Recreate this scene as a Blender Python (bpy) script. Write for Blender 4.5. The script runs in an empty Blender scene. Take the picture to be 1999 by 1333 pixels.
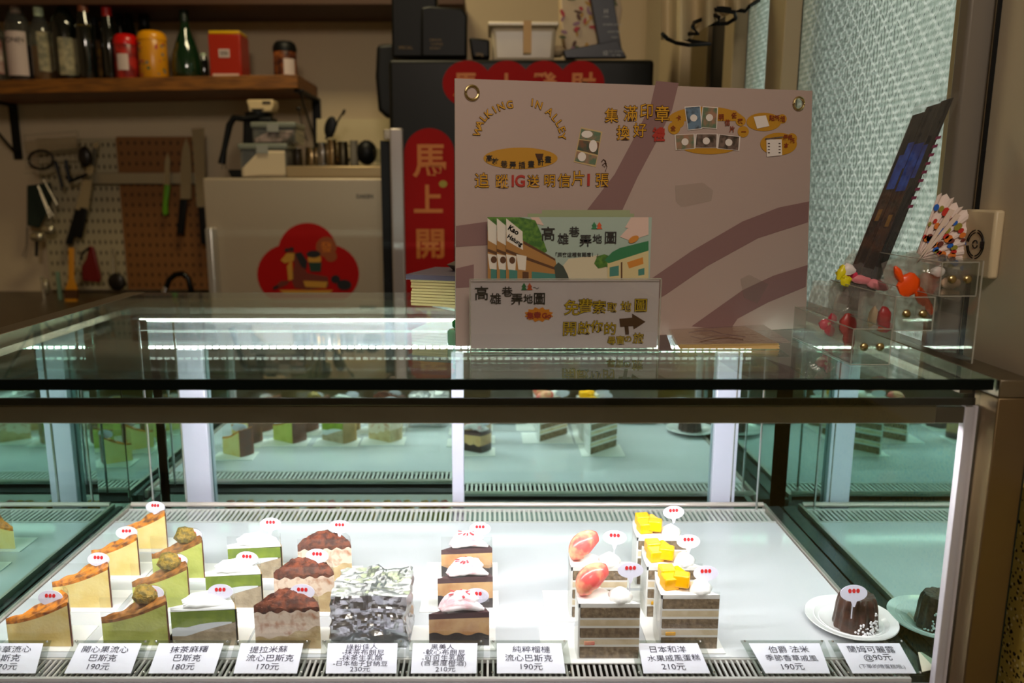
import bpy, bmesh, math, random
from mathutils import Vector, Matrix, noise
random.seed(7)
sc = bpy.context.scene
C = sc.collection
V = Vector
# ---------------------------------------------------------------- camera
F = 1555.0; CX = 955.0; CY = 666.5; PITCH = math.radians(10.71)
cp, sp = math.cos(PITCH), math.sin(PITCH)
CAM = V((0, 0, 1.39))
cd = bpy.data.cameras.new('camera'); cam = bpy.data.objects.new('camera', cd); C.objects.link(cam)
cam.location = CAM; cam.rotation_euler = (math.pi/2 - PITCH, 0, 0)
cd.sensor_width = 36; cd.lens = 36*F/1999; cd.shift_x = (999.5-CX)/1999; cd.clip_start = .05
cd.dof.use_dof = True; cd.dof.focus_distance = 1.06; cd.dof.aperture_fstop = 3.6
sc.camera = cam
# ---------------------------------------------------------------- light
w = bpy.data.worlds.new('world'); sc.world = w; w.use_nodes = True
bg = w.node_tree.nodes['Background']; bg.inputs[0].default_value = (.92, .95, .93, 1); bg.inputs[1].default_value = 2.3
def area(name, loc, target, sx, sy, power, col):
    l = bpy.data.lights.new(name, 'AREA'); l.shape = 'RECTANGLE'; l.size = sx; l.size_y = sy; l.energy = power; l.color = col
    o = bpy.data.objects.new(name, l); C.objects.link(o); o.location = loc
    o.rotation_euler = (V(target)-V(loc)).to_track_quat('-Z', 'Y').to_euler(); return o
area('ceiling_light_kitchen', (-.5, 2.15, 2.68), (-.5, 2.15, 0), .5, .25, 8.5, (1, .84, .50))
area('unseen_fill_counter', (.1, -1.0, 2.5), (-.1, .9, .9), .6, .4, 20, (1, .86, .74))  # unseen fill lamp, lowered so the cake fronts catch more light
LED_FRONT = 540.0; LED_REAR = 60.0; LED_LOW = 60.0
sc.view_settings.view_transform = 'Standard'; sc.view_settings.look = 'None'
sc.view_settings.exposure = 0.0; sc.view_settings.gamma = 1.0; sc.view_settings.use_curve_mapping = False
sc.cycles.max_bounces = 14; sc.cycles.transparent_max_bounces = 40; sc.cycles.glossy_bounces = 8; sc.cycles.diffuse_bounces = 4
sc.cycles.transmission_bounces = 10; sc.cycles.sample_clamp_indirect = 6.0
sc.cycles.caustics_reflective = True; sc.cycles.caustics_refractive = False
# ---------------------------------------------------------------- unprojection (pixel of the 1999x1333 photo -> world point)
def ray(x, y):
    a = (x-CX)/F; b = -(y-CY)/F
    return V((a, cp+b*sp, -sp+b*cp))
def PD(x, y, d): r = ray(x, y); return CAM + r*(d/r.y)
def PZ(x, y, z): r = ray(x, y); return CAM + r*((z-CAM.z)/r.z)
def PX(x, y, X): r = ray(x, y); return CAM + r*(X/r.x)
def PP(x, y, p, n): r = ray(x, y); return CAM + r*((p-CAM).dot(n)/r.dot(n))
# ---------------------------------------------------------------- materials
def lin(c):
    return tuple(((v/255)/12.92 if v/255 <= .04045 else ((v/255+.055)/1.055)**2.4) for v in c) + (1,)
M = {}
def mat(name, c, rough=.5, metal=0, c2=None, nscale=20, thr=(.4, .6), bump=0, bscale=60, spec=.5, coat=0, emit=0, trans=0, sss=0, stretch=None, alpha=1):
    if name in M: return M[name]
    m = bpy.data.materials.new(name); m.use_nodes = True; nt = m.node_tree; p = nt.nodes['Principled BSDF']
    p.inputs['Base Color'].default_value = lin(c); p.inputs['Roughness'].default_value = rough; p.inputs['Metallic'].default_value = metal
    p.inputs['Specular IOR Level'].default_value = spec; p.inputs['Coat Weight'].default_value = coat
    p.inputs['Transmission Weight'].default_value = trans; p.inputs['Alpha'].default_value = alpha
    if sss:
        p.inputs['Subsurface Weight'].default_value = sss; p.inputs['Subsurface Radius'].default_value = (.01, .006, .004); p.inputs['Subsurface Scale'].default_value = .5
    if emit:
        p.inputs['Emission Color'].default_value = lin(c); p.inputs['Emission Strength'].default_value = emit
    tc = nt.nodes.new('ShaderNodeTexCoord'); mp = nt.nodes.new('ShaderNodeMapping'); nt.links.new(tc.outputs['Object'], mp.inputs[0])
    if stretch: mp.inputs['Scale'].default_value = stretch
    if c2:
        n = nt.nodes.new('ShaderNodeTexNoise'); n.inputs['Scale'].default_value = nscale; n.inputs['Detail'].default_value = 6
        nt.links.new(mp.outputs[0], n.inputs['Vector'])
        r = nt.nodes.new('ShaderNodeValToRGB'); r.color_ramp.elements[0].position = thr[0]; r.color_ramp.elements[1].position = thr[1]
        r.color_ramp.elements[0].color = lin(c); r.color_ramp.elements[1].color = lin(c2)
        nt.links.new(n.outputs['Fac'], r.inputs[0]); nt.links.new(r.outputs[0], p.inputs['Base Color'])
    if bump:
        n = nt.nodes.new('ShaderNodeTexNoise'); n.inputs['Scale'].default_value = bscale; n.inputs['Detail'].default_value = 5
        nt.links.new(mp.outputs[0], n.inputs['Vector'])
        b = nt.nodes.new('ShaderNodeBump'); b.inputs['Strength'].default_value = bump; b.inputs['Distance'].default_value = .002
        nt.links.new(n.outputs['Fac'], b.inputs['Height']); nt.links.new(b.outputs[0], p.inputs['Normal'])
    M[name] = m; return m
def glass(name, tint, base=.04, top=.96, rough=0.0, haze=0, hazecol=(220, 225, 225), bump=0, bscale=40):
    if name in M: return M[name]
    m = bpy.data.materials.new(name); m.use_nodes = True; nt = m.node_tree; nt.nodes.clear(); N = nt.nodes.new; L = nt.links.new
    g = N('ShaderNodeNewGeometry'); dp = N('ShaderNodeVectorMath'); dp.operation = 'DOT_PRODUCT'
    L(g.outputs['Incoming'], dp.inputs[0]); L(g.outputs['Normal'], dp.inputs[1])
    def mth(op, a, b=None):
        q = N('ShaderNodeMath'); q.operation = op
        for i, s in enumerate((a, b)):
            if s is None: continue
            if isinstance(s, (int, float)): q.inputs[i].default_value = s
            else: L(s, q.inputs[i])
        return q.outputs[0]
    f = mth('ABSOLUTE', dp.outputs['Value']); f = mth('SUBTRACT', 1, f); f = mth('POWER', f, 5); f = mth('MULTIPLY', f, top-base); f = mth('ADD', f, base)
    t = N('ShaderNodeBsdfTransparent'); t.inputs[0].default_value = lin(tint)
    gl = N('ShaderNodeBsdfGlossy'); gl.inputs['Roughness'].default_value = rough; gl.inputs[0].default_value = (1, 1, 1, 1)
    if bump:
        n = N('ShaderNodeTexNoise'); n.inputs['Scale'].default_value = bscale; tc = N('ShaderNodeTexCoord'); L(tc.outputs['Object'], n.inputs['Vector'])
        b = N('ShaderNodeBump'); b.inputs['Strength'].default_value = bump; b.inputs['Distance'].default_value = .004; L(n.outputs['Fac'], b.inputs['Height']); L(b.outputs[0], gl.inputs['Normal'])
    body = t.outputs[0]
    if haze:
        d = N('ShaderNodeBsdfDiffuse'); d.inputs[0].default_value = lin(hazecol); mx = N('ShaderNodeMixShader'); mx.inputs[0].default_value = haze
        L(t.outputs[0], mx.inputs[1]); L(d.outputs[0], mx.inputs[2]); body = mx.outputs[0]
    mx = N('ShaderNodeMixShader'); L(f, mx.inputs[0]); L(body, mx.inputs[1]); L(gl.outputs[0], mx.inputs[2])
    o = N('ShaderNodeOutputMaterial'); L(mx.outputs[0], o.inputs[0]); M[name] = m; return m
def patterned_glass(name):
    m = bpy.data.materials.new(name); m.use_nodes = True; nt = m.node_tree; nt.nodes.clear(); N = nt.nodes.new; L = nt.links.new
    tc = N('ShaderNodeTexCoord'); sx = N('ShaderNodeSeparateXYZ'); L(tc.outputs['Object'], sx.inputs[0])
    def mth(op, a, b=None):
        q = N('ShaderNodeMath'); q.operation = op
        for i, s in enumerate((a, b)):
            if s is None: continue
            if isinstance(s, (int, float)): q.inputs[i].default_value = s
            else: L(s, q.inputs[i])
        return q.outputs[0]
    y = mth('MULTIPLY', sx.outputs['Y'], 1/.040*math.pi); z = mth('MULTIPLY', sx.outputs['Z'], 1/.040*math.pi)
    p1 = mth('ABSOLUTE', mth('SINE', mth('ADD', y, z))); p2 = mth('ABSOLUTE', mth('SINE', mth('SUBTRACT', y, z)))
    lat = mth('MINIMUM', mth('MINIMUM', p1, p2), .35)
    q1 = mth('SINE', mth('MULTIPLY', mth('ADD', y, z), 4)); q2 = mth('SINE', mth('MULTIPLY', mth('SUBTRACT', y, z), 4)); ro = mth('MULTIPLY', mth('MULTIPLY', q1, q2), .22)
    n = N('ShaderNodeTexNoise'); n.inputs['Scale'].default_value = 150; n.inputs['Detail'].default_value = 3; L(tc.outputs['Object'], n.inputs['Vector'])
    h = mth('ADD', mth('ADD', lat, ro), mth('MULTIPLY', n.outputs['Fac'], .7))
    b = N('ShaderNodeBump'); b.inputs['Strength'].default_value = 1; b.inputs['Distance'].default_value = .0007; L(h, b.inputs['Height'])
    r = N('ShaderNodeBsdfRefraction'); r.inputs['Roughness'].default_value = .08; r.inputs['IOR'].default_value = 1.22; cr = N('ShaderNodeValToRGB'); cr.color_ramp.elements[0].position = .15; cr.color_ramp.elements[1].position = .85; cr.color_ramp.elements[0].color = lin((250, 252, 250)); cr.color_ramp.elements[1].color = lin((196, 206, 200)); L(h, cr.inputs[0]); L(cr.outputs[0], r.inputs[0]); L(b.outputs[0], r.inputs['Normal'])
    t = N('ShaderNodeBsdfTranslucent'); L(cr.outputs[0], t.inputs[0]); L(b.outputs[0], t.inputs['Normal'])
    mx = N('ShaderNodeMixShader'); mx.inputs[0].default_value = .25; L(r.outputs[0], mx.inputs[1]); L(t.outputs[0], mx.inputs[2])
    g = N('ShaderNodeBsdfGlossy'); g.inputs['Roughness'].default_value = .15; L(b.outputs[0], g.inputs['Normal'])
    m2 = N('ShaderNodeMixShader'); m2.inputs[0].default_value = .05; L(mx.outputs[0], m2.inputs[1]); L(g.outputs[0], m2.inputs[2])
    o = N('ShaderNodeOutputMaterial'); L(m2.outputs[0], o.inputs[0]); M[name] = m; return m
def speckle(name, base, dots, scale, rough=.4):
    m = mat(name, base, rough); nt = m.node_tree; p = nt.nodes['Principled BSDF']
    tc = [x for x in nt.nodes if x.type == 'TEX_COORD'][0]; prev = None
    for i, (c, sc_, th) in enumerate(dots):
        v = nt.nodes.new('ShaderNodeTexVoronoi'); v.inputs['Scale'].default_value = sc_; nt.links.new(tc.outputs['Object'], v.inputs['Vector'])
        lt = nt.nodes.new('ShaderNodeMath'); lt.operation = 'LESS_THAN'; lt.inputs[1].default_value = th; nt.links.new(v.outputs['Distance'], lt.inputs[0])
        mx = nt.nodes.new('ShaderNodeMix'); mx.data_type = 'RGBA'; nt.links.new(lt.outputs[0], mx.inputs[0])
        if prev: nt.links.new(prev, mx.inputs[6])
        else: mx.inputs[6].default_value = lin(base)
        mx.inputs[7].default_value = lin(c); prev = mx.outputs[2]
    nt.links.new(prev, p.inputs['Base Color']); return m
def emis(name, c, s):
    m = bpy.data.materials.new(name); m.use_nodes = True; nt = m.node_tree; nt.nodes.clear()
    e = nt.nodes.new('ShaderNodeEmission'); e.inputs[0].default_value = c + (1,); e.inputs[1].default_value = s
    o = nt.nodes.new('ShaderNodeOutputMaterial'); nt.links.new(e.outputs[0], o.inputs[0]); M[name] = m; return m
K = lambda n, c, **k: mat(n, c, **k)
steel = mat('brushed_steel', (150, 140, 122), .34, 1, bump=.15, bscale=30, stretch=(1, 1, 30))
dsteel = mat('dark_steel', (92, 84, 66), .32, 1)
alu = mat('aluminium', (196, 194, 206), .38, .75)
chrome = mat('chrome', (215, 215, 215), .12, 1)
black = mat('black_plastic', (13, 14, 13), .45, spec=.25); dark = mat('dark_interior', (14, 18, 15), .6)
gclear = glass('clear_glass', (247, 249, 249), .04, .97)
gtop = glass('top_glass', (226, 240, 234), .05, 1.0, haze=.035)
gedge = mat('glass_edge', (5, 12, 9), .35, 0, spec=.12)
acryl = glass('clear_acrylic', (240, 242, 240), .05, .9)
acedge = mat('acrylic_edge', (190, 186, 172), .2, alpha=.55)
film = glass('clear_film', (246, 247, 247), .035, .8, .03, .03, bump=.4, bscale=18)
bagfilm = glass('bag_film', (240, 238, 234), .09, .9, .08, .11, (235, 225, 220), bump=1, bscale=60)
def mirror(name, c):
    m = bpy.data.materials.new(name); m.use_nodes = True; nt = m.node_tree; nt.nodes.clear(); N = nt.nodes.new
    g = N('ShaderNodeBsdfGlossy'); g.inputs[0].default_value = c + (1,); g.inputs['Roughness'].default_value = .012
    t = N('ShaderNodeBsdfTransparent'); t.inputs[0].default_value = (.35, .42, .38, 1)
    mx = N('ShaderNodeMixShader'); mx.inputs[0].default_value = .82; nt.links.new(t.outputs[0], mx.inputs[1]); nt.links.new(g.outputs[0], mx.inputs[2])
    o = N('ShaderNodeOutputMaterial'); nt.links.new(mx.outputs[0], o.inputs[0]); M[name] = m; return m
coated = mirror('coated_glass', (.56, .78, .71)); coated2 = mirror('coated_side_glass', (.42, .63, .56))
tapem = glass('clear_tape', (252, 251, 250), .05, .6, .25, .03)
white = mat('white_card', (238, 237, 240), .6); paper = mat('white_paper', (232, 232, 244), .7)
ink = mat('ink', (38, 36, 60), .6); bink = mat('black_ink', (30, 24, 20), .6)
# ---------------------------------------------------------------- mesh helper
class B:
    def __init__(s): s.v = []; s.f = []; s.m = []
    def add(s, vs, fs, mi=0):
        k = len(s.v); s.v += [V(p) for p in vs]; s.f += [[k+i for i in f] for f in fs]; s.m += [mi]*len(fs); return s
    def box(s, x0, x1, y0, y1, z0, z1, mi=0):
        return s.add([(x, y, z) for z in (z0, z1) for y in (y0, y1) for x in (x0, x1)],
                     [(0, 2, 3, 1), (4, 5, 7, 6), (0, 1, 5, 4), (2, 6, 7, 3), (0, 4, 6, 2), (1, 3, 7, 5)], mi)
    def obox(s, M4, hx, hy, hz, mi=0):
        k = len(s.v); s.box(-hx, hx, -hy, hy, -hz, hz, mi)
        for i in range(k, len(s.v)): s.v[i] = M4 @ s.v[i]
        return s
    def prism(s, pts, ext, mi=0):
        n = len(pts); e = V(ext); a = [V(p) for p in pts]
        return s.add(a+[p+e for p in a], [list(range(n)), list(range(2*n-1, n-1, -1))]+[(i, (i+1) % n, n+(i+1) % n, n+i) for i in range(n)], mi)
    def poly(s, pts, mi=0): return s.add(pts, [list(range(len(pts)))], mi)
    def lathe(s, c, prof, n=24, mi=0, M3=None, flute=None, caps=True):
        vs = []; c = V(c)
        for r, z in prof:
            for i in range(n):
                a = 2*math.pi*i/n; q = r*(1+(flute(a) if flute else 0)); p = V((q*math.cos(a), q*math.sin(a), z))
                vs.append(c+(M3 @ p if M3 else p))
        fs = [(j*n+i, j*n+(i+1) % n, (j+1)*n+(i+1) % n, (j+1)*n+i) for j in range(len(prof)-1) for i in range(n)]
        if caps: fs += [list(range(n-1, -1, -1)), [(len(prof)-1)*n+i for i in range(n)]]
        return s.add(vs, fs, mi)
    def tube(s, pts, r, n=8, mi=0, closed=False):
        pts = [V(p) for p in pts]; vs = []; m = len(pts)
        for k, p in enumerate(pts):
            rr = r[k] if isinstance(r, (list, tuple)) else r
            a = pts[(k-1) % m] if (k > 0 or closed) else p; b = pts[(k+1) % m] if (k < m-1 or closed) else p
            q = (b-a).to_track_quat('Z', 'Y').to_matrix() if (b-a).length > 1e-9 else Matrix.Identity(3)
            vs += [p+q @ V((rr*math.cos(2*math.pi*i/n), rr*math.sin(2*math.pi*i/n), 0)) for i in range(n)]
        fs = [(j*n+i, j*n+(i+1) % n, ((j+1) % m)*n+(i+1) % n, ((j+1) % m)*n+i) for j in range(m if closed else m-1) for i in range(n)]
        if not closed: fs += [list(range(n-1, -1, -1)), [(m-1)*n+i for i in range(n)]]
        return s.add(vs, fs, mi)
    def ball(s, c, rad, n=16, k=9, mi=0, M3=None, nz=0):
        c = V(c); R = V(rad) if hasattr(rad, '__len__') else V((rad,)*3); vs = []; fs = []
        for j in range(k+1):
            t = math.pi*j/k
            for i in range(n):
                a = 2*math.pi*i/n; p = V((math.sin(t)*math.cos(a), math.sin(t)*math.sin(a), math.cos(t)))
                if nz: p = p*(1+nz*noise.noise(p*2.3+c*40))
                p = V((p.x*R.x, p.y*R.y, p.z*R.z)); vs.append(c+(M3 @ p if M3 else p))
        for j in range(k):
            for i in range(n): fs.append((j*n+i, j*n+(i+1) % n, (j+1)*n+(i+1) % n, (j+1)*n+i))
        return s.add(vs, fs, mi)
    def grid(s, fn, nu, nv, mi=0):
        return s.add([fn(i/nu, j/nv) for j in range(nv+1) for i in range(nu+1)],
                     [(j*(nu+1)+i, j*(nu+1)+i+1, (j+1)*(nu+1)+i+1, (j+1)*(nu+1)+i) for j in range(nv) for i in range(nu)], mi)
LOC = {}
def wloc(o):
    p = V(o.location)
    while o.parent: o = o.parent; p += V(o.location)
    return p
def obj(name, b, mats, parent=None, bev=0, smooth=True, local=False, solid=0, ang=.7, stuff=False, label=None, seg=2):
    me = bpy.data.meshes.new(name)
    vs = b.v; loc = V((0, 0, 0))
    if not local:
        if parent: off = wloc(parent)
        else:
            xs = [p.x for p in vs]; ys = [p.y for p in vs]; off = V(((min(xs)+max(xs))/2, (min(ys)+max(ys))/2, min(p.z for p in vs))); loc = off
        vs = [p-off for p in vs]
    me.from_pydata([tuple(p) for p in vs], [], b.f); me.polygons.foreach_set('material_index', b.m)
    bm = bmesh.new(); bm.from_mesh(me); bmesh.ops.remove_doubles(bm, verts=bm.verts, dist=1e-6); bmesh.ops.recalc_face_normals(bm, faces=bm.faces); bm.to_mesh(me); bm.free()
    for m in (mats if isinstance(mats, (list, tuple)) else [mats]): me.materials.append(m)
    if smooth: me.shade_smooth(); me.set_sharp_from_angle(angle=ang)
    o = bpy.data.objects.new(name, me); C.objects.link(o); o.location = loc
    if parent: o.parent = parent
    if bev:
        q = o.modifiers.new('bevel', 'BEVEL'); q.width = bev; q.segments = seg; q.limit_method = 'ANGLE'; q.angle_limit = .9
    if solid:
        q = o.modifiers.new('solid', 'SOLIDIFY'); q.thickness = solid; q.offset = 0
    if stuff: o['kind'] = 'stuff'
    if label: o['label'] = label
    return o
def tag(o, label, cat, group=None):
    o['label'] = label; o['category'] = cat
    if group: o['group'] = group
    return o
def struct(o): o['kind'] = 'structure'; return o
def thing(name, label, cat, loc, group=None, rz=0):
    o = bpy.data.objects.new(name, None); C.objects.link(o); o.location = loc; o.rotation_euler = (0, 0, rz); o.empty_display_size = .02
    return tag(o, label, cat, group)
TQ = []
def lettering(parent, m, items, name='lettering', ext=.0001, label=None, local=False):
    """items: (text, centre, u, v, size, offset)"""
    TQ.append((parent, m, items, name, ext, label, local))
def flush_text():
    tmp = []
    for (parent, m, items, name, ext, label, local) in TQ:
        L = []
        for (body, c, u, v, size, off) in items:
            cu = bpy.data.curves.new('t', 'FONT'); cu.body = body; cu.size = size; cu.align_x = 'CENTER'; cu.align_y = 'CENTER'; cu.offset = off; cu.resolution_u = 3
            o = bpy.data.objects.new('t', cu); C.objects.link(o); L.append(o)
        tmp.append(L)
    dg = bpy.context.evaluated_depsgraph_get()
    for (parent, m, items, name, ext, label, local), L in zip(TQ, tmp):
        vs = []; fs = []; off0 = V((0, 0, 0)) if local else (wloc(parent) if parent else V((0, 0, 0)))
        for (body, c, u, v, size, off), o in zip(items, L):
            me = bpy.data.meshes.new_from_object(o.evaluated_get(dg)); k = len(vs); u = V(u).normalized(); v = V(v).normalized()
            if len(me.vertices):
                xs = [q.co.x for q in me.vertices]; ys = [q.co.y for q in me.vertices]; mx = (min(xs)+max(xs))/2; my = (min(ys)+max(ys))/2
                vs += [tuple(V(c)-off0+u*(q.co.x-mx)+v*(q.co.y-my)) for q in me.vertices]; fs += [[k+i for i in p.vertices] for p in me.polygons]
            bpy.data.meshes.remove(me)
        me = bpy.data.meshes.new(name); me.from_pydata(vs, [], fs); me.materials.append(m)
        o = bpy.data.objects.new(name, me); C.objects.link(o); o.parent = parent
        if label: o['label'] = label
    for L in tmp:
        for o in L:
            cu = o.data; bpy.data.objects.remove(o); bpy.data.curves.remove(cu)
def seg(*p): return [V(q) for q in p]
# a print plane: maps photo pixels onto a plane lying in the scene
class Plane:
    def __init__(s, p, n): s.p = V(p); s.n = V(n).normalized(); s.n = s.n if s.n.dot(CAM-s.p) > 0 else -s.n
    def at(s, x, y, lift=0): return PP(x, y, s.p+s.n*lift, s.n)
    def pts(s, P, lift=.0006): return [s.at(x, y, lift) for x, y in P]
    def txt(s, body, x, y, h, off=0, rot=0, lift=.0014):
        c = s.at(x, y, lift); u = (s.at(x+1, y, lift)-s.at(x-1, y, lift)); v = (s.at(x, y-1, lift)-s.at(x, y+1, lift)); k = (u.length+v.length)/4
        u.normalize(); v = s.n.cross(u); a = math.radians(rot); u2 = u*math.cos(a)+v*math.sin(a); v2 = s.n.cross(u2)
        return (body, c, u2, v2, h*k, off*k)
def ellpts(cx, cy, rx, ry, n=24, a0=0, a1=360, rot=0):
    R = math.radians(rot); out = []
    for i in range(n):
        a = math.radians(a0+(a1-a0)*i/(n if a1-a0 == 360 else n-1)); x = rx*math.cos(a); y = ry*math.sin(a)
        out.append((cx+x*math.cos(R)-y*math.sin(R), cy+x*math.sin(R)+y*math.cos(R)))
    return out
def rect(x0, y0, x1, y1): return [(x0, y0), (x1, y0), (x1, y1), (x0, y1)]

# ================================================================ SETTING
wallm = mat('painted_wall', (206, 186, 152), .85, bump=.1, bscale=200)
XW = .58; YB = 3.1; HC = 2.72
struct(obj('wall_back', B().box(-2.7, XW+.02, YB, YB+.1, 0, HC), wallm))
struct(obj('wall_left', B().box(-2.8, -2.7, -2.2, YB+.1, 0, HC), wallm))
struct(obj('wall_front', B().box(-2.8, XW+.2, -2.3, -2.2, 0, HC), wallm))
struct(obj('floor', B().box(-2.8, XW+.2, -2.3, YB+.1, -.1, 0), mat('floor_tile', (105, 92, 78), .4)))
struct(obj('ceiling', B().box(-2.8, XW+.2, -2.3, YB+.1, HC, HC+.1), mat('ceiling_paint', (180, 168, 145), .9)))
YN = PX(1853, 300, XW).y; YM0 = PX(1540, 100, XW).y; YM1 = PX(1507, 100, XW).y; YF = PX(1440, 100, XW).y; YG = PX(1422, 100, XW).y
YK = PX(1392, 100, XW).y; YL = PX(1362, 100, XW).y
wr = struct(obj('wall_right', B().box(XW, XW+.1, -2.2, YN-.055, 1.078, HC).box(XW, XW+.1, YL, YB, 0, HC).box(XW, XW+.1, YN-.055, YL, 2.5, HC).box(XW, XW+.1, YN-.055, YL, 0, .86), mat('side_wall_paint', (196, 182, 156), .8)))
terr = speckle('terrazzo', (176, 152, 70), [((60, 45, 25), 170, .30), ((206, 190, 130), 120, .22), ((30, 24, 18), 90, .2)], 100, .35)
struct(obj('trim_1', B().box(XW-.008, XW+.1, -2.2, YN-.06, 0, 1.078), terr))
beige = mat('beige_frame', (176, 158, 122), .5); grayf = mat('grey_frame', (128, 120, 108), .4, .3)
# window: frame, mullions, two patterned panes
wf = struct(obj('window_1', B().box(XW-.012, XW+.06, YN-.055, YN, .86, 2.5).box(XW-.012, XW+.05, YM0, YM1, .86, 2.5).box(XW-.012, XW+.05, YF, YG, .86, 2.5)
     .box(XW-.006, XW+.05, YN, YF, .86, .92).box(XW-.006, XW+.05, YN, YF, 2.42, 2.5), beige, bev=.003))
pg = patterned_glass('patterned_glass')
obj('pane', B().box(XW+.02, XW+.026, YN, YM0, .92, 2.42), pg, wf); obj('pane', B().box(XW+.02, XW+.026, YM1, YF, .92, 2.42), pg, wf)
struct(obj('trim_2', B().box(XW-.004, XW+.06, YG, YK, .86, 2.5), mat('dark_gap', (10, 11, 8), .5)))
struct(obj('trim_3', B().box(XW-.018, XW+.05, YK, YL, 0, 2.5), mat('brown_frame', (104, 86, 48), .6), bev=.004))
Yq = PX(1890, 300, XW).y; Yr = PX(1912, 300, XW).y
struct(obj('trim_4', B().box(XW-.03, XW+.01, Yr, Yq, 1.08, 2.6), grayf, bev=.004))
struct(obj('trim_5', B().box(XW-.004, XW, Yr-.012, Yr-.009, 1.08, 2.6), black))
yy = PX(1286, 100, XW-.03).y
struct(obj('trim_6', B().box(XW-.045, XW, YL+.02, YL+.3, 0, HC), mat('column_paint', (205, 184, 148), .7), bev=.004))
# outside the window
tag(obj('outside_wall', B().box(1.9, 2.0, -1, 7, 0, 4.5), mat('pale_render', (206, 207, 200), .9)), 'pale wall of the lane seen blurred through the patterned window', 'wall')
tag(obj('drain_pipe', B().lathe((.98, PX(1605, 300, .98).y, 0), [(.09, 0), (.09, 3.4)], 20), mat('dark_pipe', (42, 50, 40), .6)), 'dark upright pipe blurred behind the patterned glass', 'pipe')

YS = PX(1585, 300, 1.9).y
tag(obj('lane_shutter', B().box(1.86, 1.899, YS, YS+1.3, 0, 3.6), mat('green_shutter', (104, 118, 96), .7), bev=.01), 'dull green shutter on the lane wall blurred through the window', 'shutter')
# back counter (left, brown stone)
terr2 = speckle('brown_stone', (70, 54, 30), [((40, 30, 18), 160, .3), ((100, 80, 50), 120, .2)], 100, .35)
bc = thing('back_counter', 'brown speckled stone counter along the back wall below the pegboards', 'counter', (-1.9, 2.5, 0))
obj('worktop', B().box(-2.68, -.98, 2.0, YB-.005, .96, 1.005), terr2, bc, bev=.004); obj('cupboard_front', B().box(-2.66, -1.0, 2.05, YB-.01, .0, .959), mat('cupboard', (80, 64, 44), .6), bc, bev=.003)

# ================================================================ DISPLAY CASE
XL, XR = -.655, .525; ZT = 1.2; ZD = .841
case = thing('display_case', 'stainless and glass refrigerated cake display case with lit white deck', 'display case', (-.065, 1.15, 0))
obj('top_glass', B().box(XL-.002, XR-.006, .80, 1.505, ZT-.010, ZT), gtop, case)
obj('top_glass_edge', B().box(XL-.002, XR-.006, .7965, .7995, ZT-.0115, ZT-.0005), gedge, case)
obj('front_glass', B().box(XL, XR-.012, .806, .812, .80, ZT-.0125), gclear, case)
obj('glass_band', B().box(XL, XR-.013, .8125, .8155, ZT-.032, ZT-.0245), gedge, case, label='dark edge line across the front glass')
obj('lamp_rail', B().box(XL+.002, XR-.05, .817, .829, ZT-.0535, ZT-.0335), mat('lamp_rail_metal', (128, 120, 96), .42, .9), case, bev=.0012)
obj('added_light_lip', B().box(XL+.002, XR-.02, .8292, .853, ZT-.0445, ZT-.0415), mat('light_lip_metal', (150, 146, 130), .4, .8), case)  # unseen lip, added to keep diode light off the sign and board
obj('lamp_rail_end', B().box(XR-.05, XR-.018, .818, .829, ZT-.0535, ZT-.0355), mat('lamp_rail_end', (84, 76, 60), .4, .6), case, bev=.0012)
# LED strips
ledm = emis('led_front', (1, .97, .99), LED_FRONT); ledr = emis('led_rear', (1, .95, .86), LED_REAR); ledl = emis('led_low', (1, .93, .8), LED_LOW)
def led(y0, y1, z0, z1, x0, x1, m, pitch=.0125, gap=.0042, lab=None):
    b = B(); x = x0
    while x < x1: b.box(x, x+pitch-gap, y0, y1, z0, z1); x += pitch
    return obj('led_diodes', b, m, case, smooth=False, stuff=True, label=lab)
led(.8305, .8315, ZT-.052, ZT-.045, XL+.03, XR-.06, ledm, lab='row of white diodes behind the front rail')
obj('rear_header', B().box(XL+.03, XR-.03, 1.375, 1.41, ZT-.083, ZT-.028), alu, case, bev=.002)
led(1.3735, 1.3745, ZT-.034, ZT-.0295, XL+.045, XR-.06, ledr, gap=.0012); led(1.3735, 1.3745, ZT-.0825, ZT-.0785, XL+.045, XR-.06, ledr, gap=.004)  # lower glowing row added in place of the upper strip's mirror image
obj('rear_ledge', B().box(XL, XR, 1.412, 1.505, ZT-.032, ZT-.014), mat('ledge_metal', (120, 122, 112), .4, .6), case, bev=.002)
# side frames and posts
for sx, xa, xb, nm in ((-1, XL-.036, XL-.002, 'left'), (1, XR-.004, XR+.032, 'right')):
    obj('side_rail', B().box(xa, xb, .79, 1.51, ZT-.018, ZT+.0005), steel, case, bev=.001)
    obj('front_post', B().box(xa, xb, .79, .83, .60, ZT-.0185), mat('post_steel', (132, 112, 80), .42, .85), case, bev=.0015)
    obj('rear_post', B().box(xa, xb, 1.46, 1.5, .60, ZT-.0185), dsteel, case, bev=.0015)
    xi = XL if sx < 0 else XR-.012
    obj('side_glass', B().box(XL-.001 if sx < 0 else XR-.006, XL+.004 if sx < 0 else XR-.001, .845, 1.46, .62, ZT-.019), coated2, case)
    x0, x1 = (XL, XL+.014) if sx < 0 else (XR-.020, XR-.006)
    obj('inner_post', B().box(x0, x1, .8165, .826, .60, ZT-.034), mat('white_profile', (222, 214, 222), .3, .2), case, bev=.001)
    obj('top_profile', B().box(x0, x1, .83, 1.37, ZT-.024, ZT-.0125), steel, case, bev=.001)
obj('dark_post_edge', B().box(XR+.0325, XR+.040, .80, 1.5, .5, ZT-.004), mat('dark_green_seal', (10, 26, 16), .5), case)
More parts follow.
